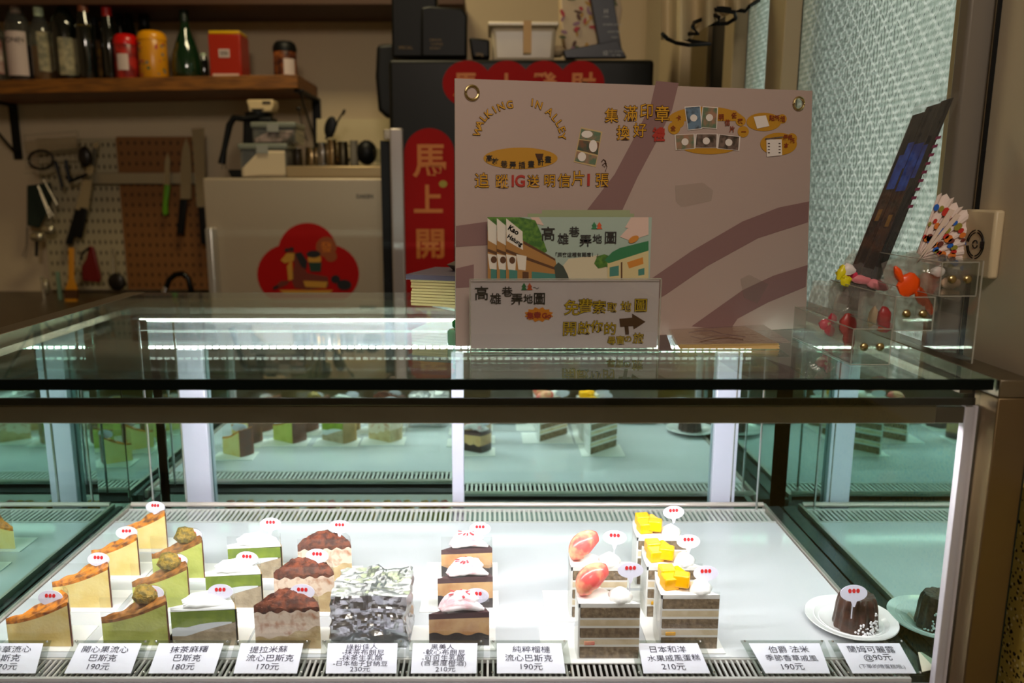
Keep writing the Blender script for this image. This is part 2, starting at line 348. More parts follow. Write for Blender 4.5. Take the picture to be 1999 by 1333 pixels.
# rear sliding doors
obj('door_glass', B().box(XL+.05, .0, 1.388, 1.391, .62, ZT-.085), coated, case, label='rear sliding pane on the left')
obj('door_glass', B().box(-.06, XR-.02, 1.3565, 1.3595, .62, ZT-.085), coated, case, label='rear sliding pane on the right')
obj('end_glass', B().box(XL+.005, XL+.06, 1.366, 1.369, .62, ZT-.03), coated, case)
def st(x0, x1, d, dd=.012, z0=.70): 
    a = PD(x0, 900, d).x; b_ = PD(x1, 900, d).x
    obj('door_stile', B().box(a, b_, d-dd, d, z0, ZT-.084), mat('stile_aluminium', (206, 204, 222), .42, .35), case, bev=.0015)
st(363, 414, 1.3855, .014); st(883, 906, 1.356, .012); st(1388, 1434, 1.356, .012)
for px in (291, 357): 
    x = PD(px, 900, 1.335).x; obj('shelf_upright', B().lathe((x, 1.338, ZD), [(.0022, 0), (.0022, .33)], 10), chrome, case)
x = PD(1490, 900, 1.30).x; obj('shelf_upright', B().lathe((x, 1.318, ZD), [(.0022, 0), (.0022, .33)], 10), chrome, case)
x = PD(1436, 900, 1.33).x; obj('shelf_upright', B().lathe((x, 1.345, ZD), [(.0018, 0), (.0018, .33)], 10), chrome, case)
# deck
deckm = mat('white_deck', (206, 209, 213), .08, 0, spec=.5)
DX0, DX1 = -.632, .484
obj('deck_panel', B().box(DX0, DX1, .868, 1.262, ZD-.006, ZD), deckm, case, bev=.0008)
obj('deck_rim', B().box(DX0-.006, DX0-.001, .84, 1.335, ZD-.01, ZD+.004).box(DX1+.001, DX1+.006, .84, 1.335, ZD-.01, ZD+.004), mat('rim_metal', (200, 190, 180), .3, .8), case)
obj('side_ledge', B().box(DX1+.008, XR-.008, .84, 1.34, ZD-.02, ZD-.003).box(XL+.006, DX0-.008, .84, 1.34, ZD-.02, ZD-.003), mat('ledge_dark', (60, 72, 70), .25, .6), case)
slm = mat('slat_metal', (214, 212, 208), .35, .3)
def grille(y0, y1, pitch, wd):
    b = B(); x = DX0+.002
    while x < DX1-wd: b.box(x, x+wd, y0, y1, ZD-.004, ZD-.001); x += pitch
    b.box(DX0, DX1, y0-.004, y0, ZD-.005, ZD).box(DX0, DX1, y1, y1+.003, ZD-.005, ZD)
    obj('grille_slats', b, slm, case, smooth=False, stuff=True)
grille(1.268, 1.318, .0085, .0042); grille(.829, .863, .0066, .0025)
obj('grille_void_shade', B().box(DX0, DX1, .826, 1.322, ZD-.026, ZD-.022), dark, case)  # near-black colour holds the shade of the void below the slats
obj('rear_rail', B().tube([(DX0, 1.330, ZD+.0045), (DX1, 1.330, ZD+.0045)], .0042, 12), mat('rail_pinkish', (226, 208, 200), .25, .5), case)
obj('front_sill', B().box(XL, XR-.006, .813, .8235, ZD-.03, ZD-.0035), mat('sill_metal', (205, 196, 208), .3, .5), case, bev=.0015)
# lower compartment and body
obj('lower_deck', B().box(XL+.006, XR-.008, .84, 1.375, .688, .695), deckm, case)
obj('body', B().box(XL-.03, XR+.03, .796, 1.5, .06, .60), mat('body_panel', (170, 166, 160), .4, .5), case, bev=.004)
obj('plinth', B().box(XL, XR, .83, 1.46, 0, .06), black, case)
led(1.06, 1.067, ZD-.034, ZD-.031, XL+.03, XR-.06, ledl)

# ================================================================ CAKES
def cmat(n, c, c2=None, **k): return mat(n, c, k.pop('rough', .6), c2=c2, **k)
cream = mat('whipped_cream', (246, 243, 238), .45, sss=.0, bump=.15, bscale=50)
cheese = cmat('cheesecake', (246, 222, 150), (240, 208, 124), nscale=40, bump=.25, bscale=250)
caramel = cmat('burnt_top', (236, 140, 24), (126, 62, 14), nscale=110, thr=(.42, .62), bump=.5, bscale=120, rough=.4)
crust = cmat('brown_crust', (116, 58, 34), (86, 40, 22), nscale=60)
pist = cmat('pistachio_cheesecake', (196, 200, 104), (178, 184, 84), nscale=40, bump=.3, bscale=250)
ptop = cmat('pistachio_top', (172, 112, 48), (110, 66, 24), nscale=110, thr=(.4, .62), bump=.5, bscale=120, rough=.4)
nut = cmat('pistachio_crumb', (150, 120, 40), (98, 84, 34), nscale=220, bump=1, bscale=300)
matcha = cmat('matcha_layer', (138, 158, 44), (112, 134, 32), nscale=60, bump=.2)
mochi = mat('mochi', (232, 236, 240), .25)
graysp = cmat('grey_brown_sponge', (190, 170, 140), (160, 142, 114), nscale=60, bump=.5, bscale=200)
mpow = mat('white_cream_top', (247, 247, 244), .4)
tira = cmat('tiramisu_base', (214, 190, 142), (190, 160, 110), nscale=50, bump=.4, bscale=200)
tcream = cmat('tiramisu_cream', (240, 218, 196), (186, 130, 96), nscale=80, thr=(.5, .7), bump=.5, bscale=120)
cocoa = cmat('cocoa_top', (118, 58, 32), (64, 28, 14), nscale=120, bump=.8, bscale=200, rough=.7)
dchoc = cmat('dark_chocolate', (58, 40, 38), (36, 26, 26), nscale=60, bump=.5, bscale=200)
tan = cmat('caramel_custard', (222, 178, 124), (196, 140, 88), nscale=40, bump=.3)
pinkc = cmat('pink_cream', (246, 236, 238), (232, 178, 184), nscale=45, thr=(.52, .66), bump=.4)
sponge = cmat('brown_sponge', (152, 128, 98), (116, 94, 68), nscale=160, bump=1, bscale=260)
filling = cmat('beige_filling', (240, 222, 190), (222, 200, 162), nscale=60, bump=.3)
mango = mat('mango_cube', (250, 182, 8), .25, sss=0)
peach = cmat('peach_slice', (236, 96, 92), (250, 190, 142), nscale=42, thr=(.46, .62), rough=.22)
def wsolid(b, L, a, z0, z1, flip=False, r0=0, r1=1, a0=0, a1=1, nr=10, na=7, mi=0):
    P = []
    for top in (0, 1):
        for j in range(na+1):
            for i in range(nr+1):
                r = r0+(r1-r0)*i/nr; t = a*(a0+(a1-a0)*j/na); s = a0+(a1-a0)*j/na
                q_ = 1-SKW*s; x = L*r*q_*math.cos(t); y = L*r*q_*math.sin(t)
                if flip: x = L-L*r*(1-.07*s+.035*math.sin(math.pi*s)); y = L*r*s*.86
                z = (z1 if top else z0)(r, s); P.append((x, y, z))
    n = (nr+1)*(na+1); q = lambda t, i, j: t*n+j*(nr+1)+i; fs = []
    for j in range(na):
        for i in range(nr): fs += [(q(0, i, j), q(0, i, j+1), q(0, i+1, j+1), q(0, i+1, j)), (q(1, i, j), q(1, i+1, j), q(1, i+1, j+1), q(1, i, j+1))]
    for i in range(nr): fs += [(q(0, i, 0), q(0, i+1, 0), q(1, i+1, 0), q(1, i, 0)), (q(0, i, na), q(1, i, na), q(1, i+1, na), q(0, i+1, na))]
    for j in range(na): fs += [(q(0, nr, j), q(0, nr, j+1), q(1, nr, j+1), q(1, nr, j))]
    if r0 > 0:
        for j in range(na): fs += [(q(0, 0, j), q(1, 0, j), q(1, 0, j+1), q(0, 0, j+1))]
    return b.add(P, fs, mi)
def nz(seed, amp, fr=60):
    return lambda r, s: amp*noise.noise(V((r*fr*.08+seed*3.1, s*fr*.05, seed)))
k_ = lambda v: (lambda r, s: v)
ANG = math.radians(31); ANF = math.radians(45); SKW = .2
def board_wrap(t, L, H, flip, wide=.012, bx=0):
    obj('cake_board', B().box(-wide-bx, L+.008, -.010, (L*.86 if flip else L*math.sin(ANG))+.008, .0002, .0016), mat('board_card', (244, 243, 240), .4), t, local=True)
    if H:
        if flip: pts = [(0, -.001), (L, -.002)]+[(L*1.01*(1-.07*i/5+.035*math.sin(math.pi*i/5)), L*.87*i/5) for i in range(1, 6)]
        else: pts = [(0, -.001), (L, -.002)]+[(L*1.01*(1-(-.35 if flip else SKW)*i/5)*math.cos((ANF if flip else ANG)*i/5), L*1.01*(1-(-.35 if flip else SKW)*i/5)*math.sin((ANF if flip else ANG)*i/5)) for i in range(1, 6)]
        if flip: pts = [(L-x, y) for x, y in pts]
        b = B(); n = len(pts)
        b.add([(x, y, .001) for x, y in pts]+[(x, y, H) for x, y in pts], [(i, i+1, n+i+1, n+i) for i in range(n-1)])
        obj('film_wrap', b, film, t, local=True)
def pick(px, py, d, where, flip=False, w=.031):
    c = PD(px, py, d); t = thing('cake_pick', 'white speech bubble pick with three red dots in the '+where, 'cake pick', c, 'speech bubble cake picks', rz=random.uniform(-.12, .12))
    k = w/2; R = Matrix.Rotation(-.2, 3, 'X')
    out = [R @ V((k*math.cos(a), 0, k*.6*math.sin(a))) for a in [math.radians(-60+300*i/26) for i in range(27)]]
    out = [R @ V((k*math.cos(math.radians(a)), 0, k*.6*math.sin(math.radians(a)))) for a in range(-78, 259, 12)]+[R @ V((-k*.08, 0, -k*.98)), R @ V((k*.05, 0, -k*1.0))]
    obj('bubble', B().prism(out, R @ V((0, .0009, 0))), mat('pick_plastic', (214, 212, 228), .4), t, local=True)
    b = B()
    for i in (-1, 0, 1): b.prism([R @ V((i*k*.3+k*.13*math.cos(a), -.0004, k*.18+k*.16*math.sin(a))) for a in [2*math.pi*q/10 for q in range(10)]], R @ V((0, .0003, 0)))
    obj('dots', b, mat('dot_red', (196, 34, 36), .5), t, local=True)
    b = B()
    for i, q in ((-.28, .07), (0, .06), (.24, .045)): b.box(k*i-k*q, k*i+k*q, -.0004, 0, -k*.24, -k*.15).box(k*i-k*q*.3, k*i+k*q*.3, -.0004, 0, -k*.3, -k*.1)
    obj('small_print', b, mat('pick_ink', (70, 80, 120), .6), t, local=True)
    obj('skewer', B().box(-.0008, .0004, .0002, .001, -k*2.0, -k*.9), mat('pick_plastic', (214, 212, 228), .4), t, local=True)
def place(xl, xr, by):
    a = PZ(xl, by, ZD); return a, (xr-xl)*(a.y*cp+(CAM.z-ZD)*sp)/F
def basque(xl, xr, by, label, body, top, ball=False, sd=0, pk=None, where=''):
    p, L = place(xl, xr, by); t = thing('cheesecake_slice', label, 'cake', p, 'basque cheesecake slices')
    h = lambda r, s: .034+.026*r**1.6+.004*s*(1-r)
    n1 = nz(sd, .0035)
    obj('filling', wsolid(B(), L, ANG, k_(.0018), lambda r, s: h(r, s)-.003, r1=.975), body, t, local=True)
    obj('burnt_top', wsolid(B(), L, ANG, lambda r, s: h(r, s)-.003, lambda r, s: h(r, s)+.001+n1(r, s), nr=14, na=10, r1=.985), top, t, local=True)
    obj('crust', wsolid(B(), L, ANG, k_(.0016), lambda r, s: h(1, s)-.001+n1(r, s)*.5, r0=.975, r1=1, nr=1, na=8), crust, t, local=True)
    if ball: obj('topping', B().ball((L*.60, L*.22, .060), (.016, .013, .012), nz=.3), nut, t, local=True)
    board_wrap(t, L, .066, False)
    if pk: pick(pk[0], pk[1], p.y+.016, where)
SAME = ['front cheesecake', 'second cheesecake']
rows = ['nearest', 'second', 'third', 'rearmost']
for i, (xl, xr, by, pk) in enumerate([(18, 143, 1264, (98, 1167)), (107, 220, 1188, (192, 1092)), (183, 275, 1125, (247, 1040)), (247, 329, 1073, (303, 990))]):
    basque(xl, xr, by, f'{rows[i]} yellow burnt-top cheesecake slice in the leftmost column', cheese, caramel, sd=i+1, pk=pk, where=f'{rows[i]} yellow cheesecake slice')
for i, (xl, xr, by, pk) in enumerate([(203, 333, 1262, (295, 1158)), (262, 373, 1188, (344, 1095)), (300, 401, 1130, (374, 1044))]):
    basque(xl, xr, by, f'{(rows[0], rows[1], rows[3])[i]} green pistachio cheesecake slice topped with a crumbly ball', pist, ptop, True, sd=i+7, pk=pk, where=f'{(rows[0], rows[1], rows[3])[i]} green pistachio cheesecake')
r3 = (rows[0], 'middle', rows[3])
for i, (xl, xr, by, pk) in enumerate([(338, 466, 1262, (430, 1155)), (405, 515, 1188, (482, 1090)), (448, 553, 1130, (528, 1023))]):
    p, L = place(xl, xr, by); t = thing('matcha_mochi_slice', f'{r3[i]} matcha and grey sponge slice with white mochi and cream top', 'cake', p, 'matcha mochi cheesecake slices')
    f1 = lambda r, s: .014+.024*max(0, r-.25)**.8*(1); f2 = lambda r, s: f1(r, s)+.012*max(0, 1-r**2)*(1 if r > .02 else .8)
    obj('sponge_base', wsolid(B(), L, ANG, k_(.0016), f1), graysp, t, local=True)
    obj('mochi_layer', wsolid(B(), L, ANG, f1, f2, r1=.92, nr=14), mochi, t, local=True)
    obj('matcha_layer', wsolid(B(), L, ANG, lambda r, s: max(f1(r, s), f2(r, s) if r < .92 else 0), lambda r, s: .046+.004*r), matcha, t, local=True)
    b = B()
    wsolid(b, L*.98, ANG, lambda r, s: .046+.003*r, lambda r, s: .049+.003*r+.003*s+.0012*math.sin(r*60+s*30))
    for q in range(5):
        s = .22+.15*q; pts = [(L*r*(1-SKW*s)*math.cos(ANG*s), L*r*(1-SKW*s)*math.sin(ANG*s), .050+.004*s+.009*math.sin(math.pi*min(1, r))*s+.0012*math.sin(r*25+q)) for r in [.2+.75*u/7*(1-.03*q) for u in range(8)]]
        b.tube(pts, [.001, .003, .0036, .004, .004, .0038, .003, .001], 8)
    obj('cream_swirl', b, mpow, t, local=True, ang=1.2)
    obj('crust', wsolid(B(), L, ANG, k_(.0016), k_(.050), r0=.975, r1=1.005, nr=1), cmat('tan_crust', (176, 140, 84)), t, local=True)
    board_wrap(t, L, .066, False); pick(pk[0], pk[1], p.y+.016, f'{r3[i]} matcha mochi slice')
for i, (xl, xr, by, pk) in enumerate([(500, 627, 1268, (590, 1155)), (538, 655, 1196, (619, 1085)), (584, 688, 1136, (663, 1028))]):
    p, L = place(xl, xr, by); t = thing('tiramisu_slice', f'{r3[i]} tiramisu cheesecake slice with a cocoa dusted top', 'cake', p, 'tiramisu cheesecake slices')
    f1 = lambda r, s: .016+.022*max(0, r-.35)**.9+.002*math.sin(r*22+i); f2 = lambda r, s: .048+.004*r+.002*math.sin(r*31+i*2)
    obj('sponge_base', wsolid(B(), L, ANG, k_(.0016), f1, nr=18), tira, t, local=True)
    obj('cream_layer', wsolid(B(), L, ANG, f1, f2, nr=18), tcream, t, local=True)
    obj('cocoa_top', wsolid(B(), L, ANG, f2, lambda r, s: .053+.003*r+.016*math.sin(math.pi*s*.6)*math.sin(math.pi*min(1, r*.9+.05))+.0045*noise.noise(V((r*9+i*5, s*7, i))), nr=22, na=14), cocoa, t, local=True, ang=.35)
    board_wrap(t, L, .066, False); pick(pk[0], pk[1], p.y+.018, f'{r3[i]} cocoa topped slice')
for i, (xl, xr, by, pk) in enumerate([(838, 955, 1262, (930, 1163)), (855, 962, 1188, None), (862, 961, 1128, (937, 1032))]):
    p, L = place(xl, xr, by); t = thing('dark_chocolate_slice', f'{r3[i]} dark chocolate and custard slice with pink-tinged cream', 'cake', p, 'dark chocolate slices')
    f0 = lambda r, s: .017+.002*math.sin(r*17+i); f1 = lambda r, s: .036+.003*r
    obj('brownie_base', wsolid(B(), L, ANG, k_(.0016), f0, nr=16), dchoc, t, local=True)
    obj('custard_layer', wsolid(B(), L, ANG, f0, f1, nr=16), tan, t, local=True)
    obj('chocolate_layer', wsolid(B(), L, ANG, f1, lambda r, s: .043+.003*r+.001*noise.noise(V((r*8, s*4, i)))), mat('purple_chocolate', (84, 54, 56), .5), t, local=True)
    b = B()
    for q in range(6):
        s = .12+.15*q; pts = [(L*r*(1-SKW*s)*math.cos(ANG*s), L*r*(1-SKW*s)*math.sin(ANG*s), .0475+.010*math.sin(math.pi*u/8)*(.4+s)+.0016*noise.noise(V((u*2.2, q*3.3, i)))) for u, r in [(u, .22+.72*u/8) for u in range(9)]]
        b.tube(pts, [.002, .004, .0045, .005, .005, .005, .0045, .004, .002], 8)
    b.ball((L*.60, L*.2, .057), (.016, .011, .009), nz=.3)
    obj('cream_topping', b, pinkc, t, local=True, ang=1.2)
    b = B()
    for q in range(9): a = random.random()*6.28; b.obox(Matrix.Translation((L*.5+.011*math.cos(a), L*.17+.006*math.sin(a), .0625+.003*random.random())) @ Matrix.Rotation(a, 4, 'Z') @ Matrix.Rotation(.5, 4, 'X'), .003, .0012, .0006)
    obj('berry_flakes', b, mat('berry_red', (206, 70, 80), .5), t, local=True)
    board_wrap(t, L, .064, False, bx=.012)
    if pk: pick(pk[0], pk[1], p.y+.018, f'{r3[i]} dark chocolate slice')
def layercake(xl, xr, by, label, kind, pk, where, bx=0):
    p, L = place(xl, xr, by); t = thing('chiffon_slice', label, 'cake', p, 'fruit chiffon cake slices'); fl = True
    lay = [(.0016, .017, sponge, 'sponge_layer'), (.017, .020, cream, 'cream_layer'), (.020, .027, filling, 'filling_layer'), (.027, .029, cream, 'cream_layer'), (.029, .042, sponge, 'sponge_layer'),
           (.042, .045, cream, 'cream_layer'), (.045, .053, filling, 'filling_layer'), (.053, .0555, cream, 'cream_layer'), (.0555, .069, sponge, 'sponge_layer')]
    for q, (a, b_, m, nm) in enumerate(lay):
        sl = lambda r, s, z: z-(.0)*(1-r)
        obj(nm, wsolid(B(), L, ANF, lambda r, s, a=a: max(.0016, a*.97), lambda r, s, b_=b_: b_*.97, fl, r1=.96 if nm[0] == 's' else .97, nr=4, na=4), m, t, local=True)
    obj('fruit_filling', B().box(L*.10, L*.28, -.0006, .004, .0185, .0238), mango if kind == 'mango' else peach, t, local=True, bev=.001)
    obj('cream_coat', wsolid(wsolid(B(), L, ANF, k_(.0014), k_(.0722), fl, r0=.97, r1=1.0, nr=1), L, ANF, k_(.067), lambda r, s: .0722+.0008*noise.noise(V((r*6, s*5, by))), fl, nr=12), cream, t, local=True, ang=1.0)
    b = B(); b.lathe((L*.70, L*.17, .0712), [(.013, 0), (.014, .004), (.011, .009), (.006, .013), (.001, .016)], 16, flute=lambda a: .1*math.cos(7*a))
    obj('cream_rosette', b, cream, t, local=True, ang=1.2)
    if kind == 'mango':
        for q, (x, y, r) in enumerate([(.20, .26, .2), (.40, .24, -.3), (.36, .46, .6), (.2, .50, .1)]):
            obj('mango_cube', B().obox(Matrix.Translation((L*x, L*y, .0805+.003*(q % 2))) @ Matrix.Rotation(r, 4, 'Z') @ Matrix.Rotation(.3*r, 4, 'X'), 0.0095, .009, .008), mango, t, local=True, bev=.002)
    else:
        b = B(); pts = []; rr = []
        for u in range(11):
            w_ = u/10; an = math.radians(195-120*w_); pts.append((L*.42+.021*math.cos(an), L*(.22+.2*w_), .0765+.013*math.sin(an)+.009*w_+.002)); rr.append(.003+.0115*math.sin(math.pi*(.08+.84*w_))**.7)
        b.tube(pts, rr, 14)
        obj('peach_slice', b, peach, t, local=True, ang=2)
    board_wrap(t, L, .077, True, bx=bx)
    if pk: pick(pk[0], pk[1], p.y+.022, where)
    return t
layercake(1127, 1246, 1287, 'nearest layered chiffon slice with a pink peach slice on top', 'peach', (1231, 1113), 'nearest peach topped slice', .03)
layercake(1113, 1222, 1207, 'rear layered chiffon slice with a pink peach slice on top', 'peach', (1200, 1049), 'rear peach topped slice', .02)
layercake(1286, 1399, 1268, 'nearest layered chiffon slice with mango cubes on top', 'mango', (1378, 1119), 'nearest mango topped slice')
layercake(1259, 1366, 1206, 'middle layered chiffon slice with mango cubes on top', 'mango', (1344, 1057), 'middle mango topped slice')
layercake(1240, 1338, 1142, 'rearmost layered chiffon slice with mango cubes on top', 'mango', (1315, 1000), 'rearmost mango topped slice')
# foil covered box
foil = mat('crumpled_foil', (222, 222, 226), .28, 1, bump=.8, bscale=80)
fo = thing('foil_parcel', 'crumpled silver foil parcel between the tiramisu and dark chocolate slices', 'parcel', PZ(722, 1266, ZD))
b = B(); ns = 26; W2, D2, H2 = .047, .078, .070
def fpt(p):
    q = V(p)*1; n1 = noise.noise(q*38); n2 = abs(noise.noise(q*75+V((4, 2, 9)))); n3 = noise.noise(q*160)
    c = V((0, D2/2, H2/2)); dr = (q-c).normalized(); e = .006*n1-.006*n2+.0018*n3
    q = q+dr*e+V((.003*noise.noise(q*60+V((9, 0, 0))), 0, 0)); q.z = max(.001, q.z-.002*abs(q.x)/.05); return q
for (o_, u_, v_) in [((-W2, 0, 0), (2*W2, 0, 0), (0, 0, H2)), ((-W2, D2, 0), (2*W2, 0, 0), (0, 0, H2)), ((-W2, 0, 0), (0, D2, 0), (0, 0, H2)), ((W2, 0, 0), (0, D2, 0), (0, 0, H2)), ((-W2, 0, H2), (2*W2, 0, 0), (0, D2, 0))]:
    b.grid(lambda s, t_, o_=V(o_), u_=V(u_), v_=V(v_): fpt(o_+u_*s+v_*t_), ns, ns)
obj('foil_cover', b, foil, fo, local=True, ang=.25)
obj('tray', B().box(-W2+.006, W2-.006, .006, D2-.006, .0002, .004), white, fo, local=True)
# canele on its plate
pc = PZ(1660, 1219, ZD)
pl = tag(obj('plate', B().lathe(pc, [(.0005, .0006), (.03, .0006), (.038, .003), (.052, .009), (.056, .0105), (.0555, .0118), (.050, .0105), (.045, .0088), (.0445, .0094), (.039, .0062), (.0385, .0068), (.030, .0034), (.0005, .003)], 56, caps=False), mat('porcelain', (240, 240, 240), .12, coat=.5), ang=.5), 'round white ribbed plate under the canelé at the right end', 'plate')
can = thing('canele', 'dark brown fluted canelé cake on the white plate', 'cake', pc+V((.001, -.010, .0036)))
fl_ = lambda a: .055*math.cos(12*a)
obj('cake', B().lathe((0, 0, 0), [(.001, 0), (.0255, 0), (.0262, .003), (.0245, .016), (.0235, .029), (.0215, .040), (.019, .044), (.012, .043), (.001, .041)], 96, flute=fl_, caps=False), cmat('canele_crust', (72, 46, 38), (48, 31, 26), nscale=60, bump=.5, bscale=160, rough=.3), can, local=True, ang=1.2)
b = B()
for q in range(70):
    a = -1.57+random.gauss(.35, .28); z = abs(random.gauss(0, .010)); r = .0268-z*.08
    b.ball((r*math.cos(a), r*math.sin(a), z+.001), .0011+.0006*random.random(), 6, 4)
obj('sugar_dusting', b, white, can, local=True, stuff=True)
pick(1667, 1158, pc.y-.036, 'dark canelé', w=.034)

# ---------------------------------------------------------------- price cards in clear holders
CARDS = [  # (bl, br, tl, tr in px), lines
 (-60, 70, -34, 84, ['香草流心', '巴斯克', '170元'], 'leftmost price card under the front yellow cheesecake, cut off by the frame'),
 (126, 256, 154, 276, ['開心果流心', '巴斯克', '190元'], 'price card reading 190 below the nearest green pistachio slice'),
 (290, 418, 310, 436, ['抹茶麻糬', '巴斯克', '180元'], 'price card reading 180 below the nearest matcha mochi slice'),
 (456, 580, 470, 592, ['提拉米蘇', '流心巴斯克', '170元'], 'price card reading 170 below the nearest tiramisu slice'),
 (636, 774, 640, 776, ['綠粉佳人', '-抹茶布朗尼', '-抹茶生乳酪', '-日本柚子甘納豆', '230元'], 'price card of five lines reading 230 below the foil parcel'),
 (802, 930, 806, 932, ['黑美人', '-軟心布朗尼', '-可可生乳酪', '(含君度橙酒)', '210元'], 'price card of five lines reading 210 below the dark chocolate slices'),
 (970, 1104, 970, 1096, ['純粹榴槤', '流心巴斯克', '190元'], 'price card reading 190 in the empty place left of the peach slices'),
 (1256, 1386, 1246, 1362, ['日本和洋', '水果戚風蛋糕', '210元'], 'price card reading 210 below the nearest mango slice'),
 (1494, 1620, 1462, 1600, ['伯爵 法米', '季節香草戚風', '190元'], 'price card reading 190 on the empty deck left of the plate'),
 (1664, 1788, 1634, 1756, ['蘭姆可麗露', '@90元', '(下單的唷蛋糕哦:)'], 'rightmost price card reading 90 below the plate'),
]
for (bl, br, tl, tr, lines, lab) in CARDS:
    yt, yb = 1252, 1322; zb, zt = ZD+.003, ZD+.014
    db = .831; dt = .831+.044
    a = V((PD(bl, yb, db).x, db, zb)); a2 = V((PD(br, yb, db).x, db, zb)); c = V((PD(tl, yt, dt).x, dt, zt)); c2 = V((PD(tr, yt, dt).x, dt, zt))
    t = thing('price_card', lab, 'price card', (a+a2)/2, 'handwritten price cards along the front')
    u = (a2-a).normalized(); v = ((c+c2)/2-(a+a2)/2); Lh = v.length; v.normalize(); n = u.cross(v)
    e = u*.008; obj('holder', B().prism([a-e-v*.002-n*.0022, a2+e-v*.002-n*.0022, c2+e+v*.006-n*.0022, c-e+v*.006-n*.0022], n*.0012), acryl, t)
    obj('paper', B().prism([a-n*.0008, a2-n*.0008, c2-n*.0008, c-n*.0008], n*.0005), paper, t)
    b = B()
    for q in (a-e*.6+v*.001, a2+e*.6+v*.001, c-e*.5+v*.003, c2+e*.5+v*.003): b.ball(q, .0016, 10, 6)
    obj('stud', b, chrome, t)
    obj('foot', B().prism([c-e+v*.006-n*.003, c2+e+v*.006-n*.003, V((c2.x, c2.y+.004, ZD+.0003)), V((c.x, c.y+.004, ZD+.0003))], (0, .001, 0)), acryl, t)
    k = len(lines); items = []
    for i, s in enumerate(lines):
        f = (i+.7)/(k+.35) if k > 3 else (.22+.29*i)
        ctr = (c+c2)/2*(1-f)+(a+a2)/2*f; wdt = (a2-a).length
        sz = Lh*(.21 if k > 3 else .25); 
        items.append((s, ctr+n*.0004+u*random.uniform(-.003, .002), u+v*random.uniform(-.02, .04), v, min(sz, wdt*.82/max(2, sum(1 if ord(q) > 300 else .6 for q in s))), -.00001))
    lettering(t, ink, items)
obj_small = tag(obj('spare_card', B().prism([PZ(1792, 1274, ZD+.002), PZ(1826, 1272, ZD+.002), PZ(1846, 1302, ZD+.002), PZ(1800, 1312, ZD+.002)], (0, 0, .0008)), mat('cream_card', (236, 228, 206), .6)), 'small cream card lying at the right front corner of the deck', 'card')
b = B()
# lower compartment slices seen through the gap
for i, px in enumerate([455, 535, 618, 690, 770, 845]):
    p = V(((px-955)/F*1.58, 1.21, .6955)); t = thing('lower_shelf_slice', ('first', 'second', 'third', 'fourth', 'fifth', 'sixth')[i]+' fruit slice from the left, glimpsed on the lower shelf through the rear gap', 'cake', p, 'fruit slices on the lower shelf')
    obj('sponge', B().box(-.032, .032, 0, .05, 0, .06), cheese, t, local=True, bev=.002)
    for q in range(3): obj('fruit', B().ball((-.02+.02*q, .03, .066), (.011, .012, .008), nz=.2), mango if q != i % 3 else peach, t, local=True)

# ================================================================ ON TOP OF THE CASE
# --- campaign board
BL, BR = PZ(890, 677, ZT), PZ(1573, 641, ZT); bn = (BR-BL).cross(V((0, 0, 1))).normalized()
bp = Plane(BL, bn); U = (BR-BL).normalized()
bd = thing('campaign_board', 'large pale lilac poster board with grommets and yellow lettering standing on the glass', 'board', (BL+BR)/2)
cor = [bp.at(888, 153), bp.at(1586, 177), V((BR.x, BR.y, ZT+.0005)), V((BL.x, BL.y, ZT+.0005))]
boardm = mat('board_print', (178, 157, 148), .42, bump=.06, bscale=12)
def hole_plate(name, corners, holes, thick, m, parent):
    o0 = corners[3]; up = V((0, 0, 1)); cu = bpy.data.curves.new('h', 'CURVE'); cu.dimensions = '2D'; cu.fill_mode = 'BOTH'; cu.extrude = thick/2
    def spl(P):
        s = cu.splines.new('POLY'); s.points.add(len(P)-1); s.use_cyclic_u = True
        for q, pt in zip(s.points, P): q.co = ((pt-o0).dot(U), (pt-o0).dot(up), 0, 1)
    spl(corners)
    for h in holes: spl(h)
    to = bpy.data.objects.new('h', cu); C.objects.link(to); dg = bpy.context.evaluated_depsgraph_get(); me = bpy.data.meshes.new_from_object(to.evaluated_get(dg))
    vs = [o0-wloc(parent)+U*q.co.x+up*q.co.y+bp.n*q.co.z-bp.n*thick/2 for q in me.vertices]; fs = [list(p.vertices) for p in me.polygons]
    bpy.data.objects.remove(to); bpy.data.curves.remove(cu); bb = B(); bb.add(vs, fs); return obj(name, bb, m, parent, local=True, smooth=False)
hole_plate('panel', cor, [bp.pts(ellpts(1559.5, 202, 9, 9.5, 20), 0)], .003, boardm, bd)
purp = mat('lilac_band', (136, 104, 102), .42)
b = B()
for P in ([(1281, 158), (1270, 205), (1240, 265), (1200, 340), (1142, 415), (1100, 440), (1180, 440), (1214, 412), (1245, 345), (1285, 270), (1312, 215), (1325, 162)],
          [(890, 441), (955, 432), (955, 478), (890, 482)], [(890, 524), (925, 516), (925, 560), (890, 562)],
          [(1270, 545), (1350, 490), (1450, 432), (1520, 405), (1580, 393), (1577, 434), (1480, 465), (1380, 520), (1300, 575), (1270, 592)],
          [(1350, 637), (1450, 566), (1510, 538), (1577, 517), (1573, 560), (1500, 590), (1440, 622), (1425, 644)]):
    obj('lilac_band', B().poly(bp.pts(P, .0004)), purp, bd, smooth=False)
gold = mat('gold_print', (204, 148, 24), .5); rdp = mat('red_print', (170, 48, 36), .5); brn = mat('brown_print', (66, 34, 12), .5); wpr = mat('white_print', (226, 216, 208), .5)
brass = mat('brass', (196, 176, 126), .25, 1)
for gx, gy in ((921.5, 181), (1559.5, 202)):
    c = bp.at(gx, gy, .0012); r = .0078
    obj('grommet', B().tube([c+U*r*math.cos(a)+V((0, 0, r*math.sin(a))) for a in [2*math.pi*i/32 for i in range(32)]], .0017, 8, closed=True), brass, bd)
b = B()
mus = mat('mustard_print', (186, 134, 30), .5)
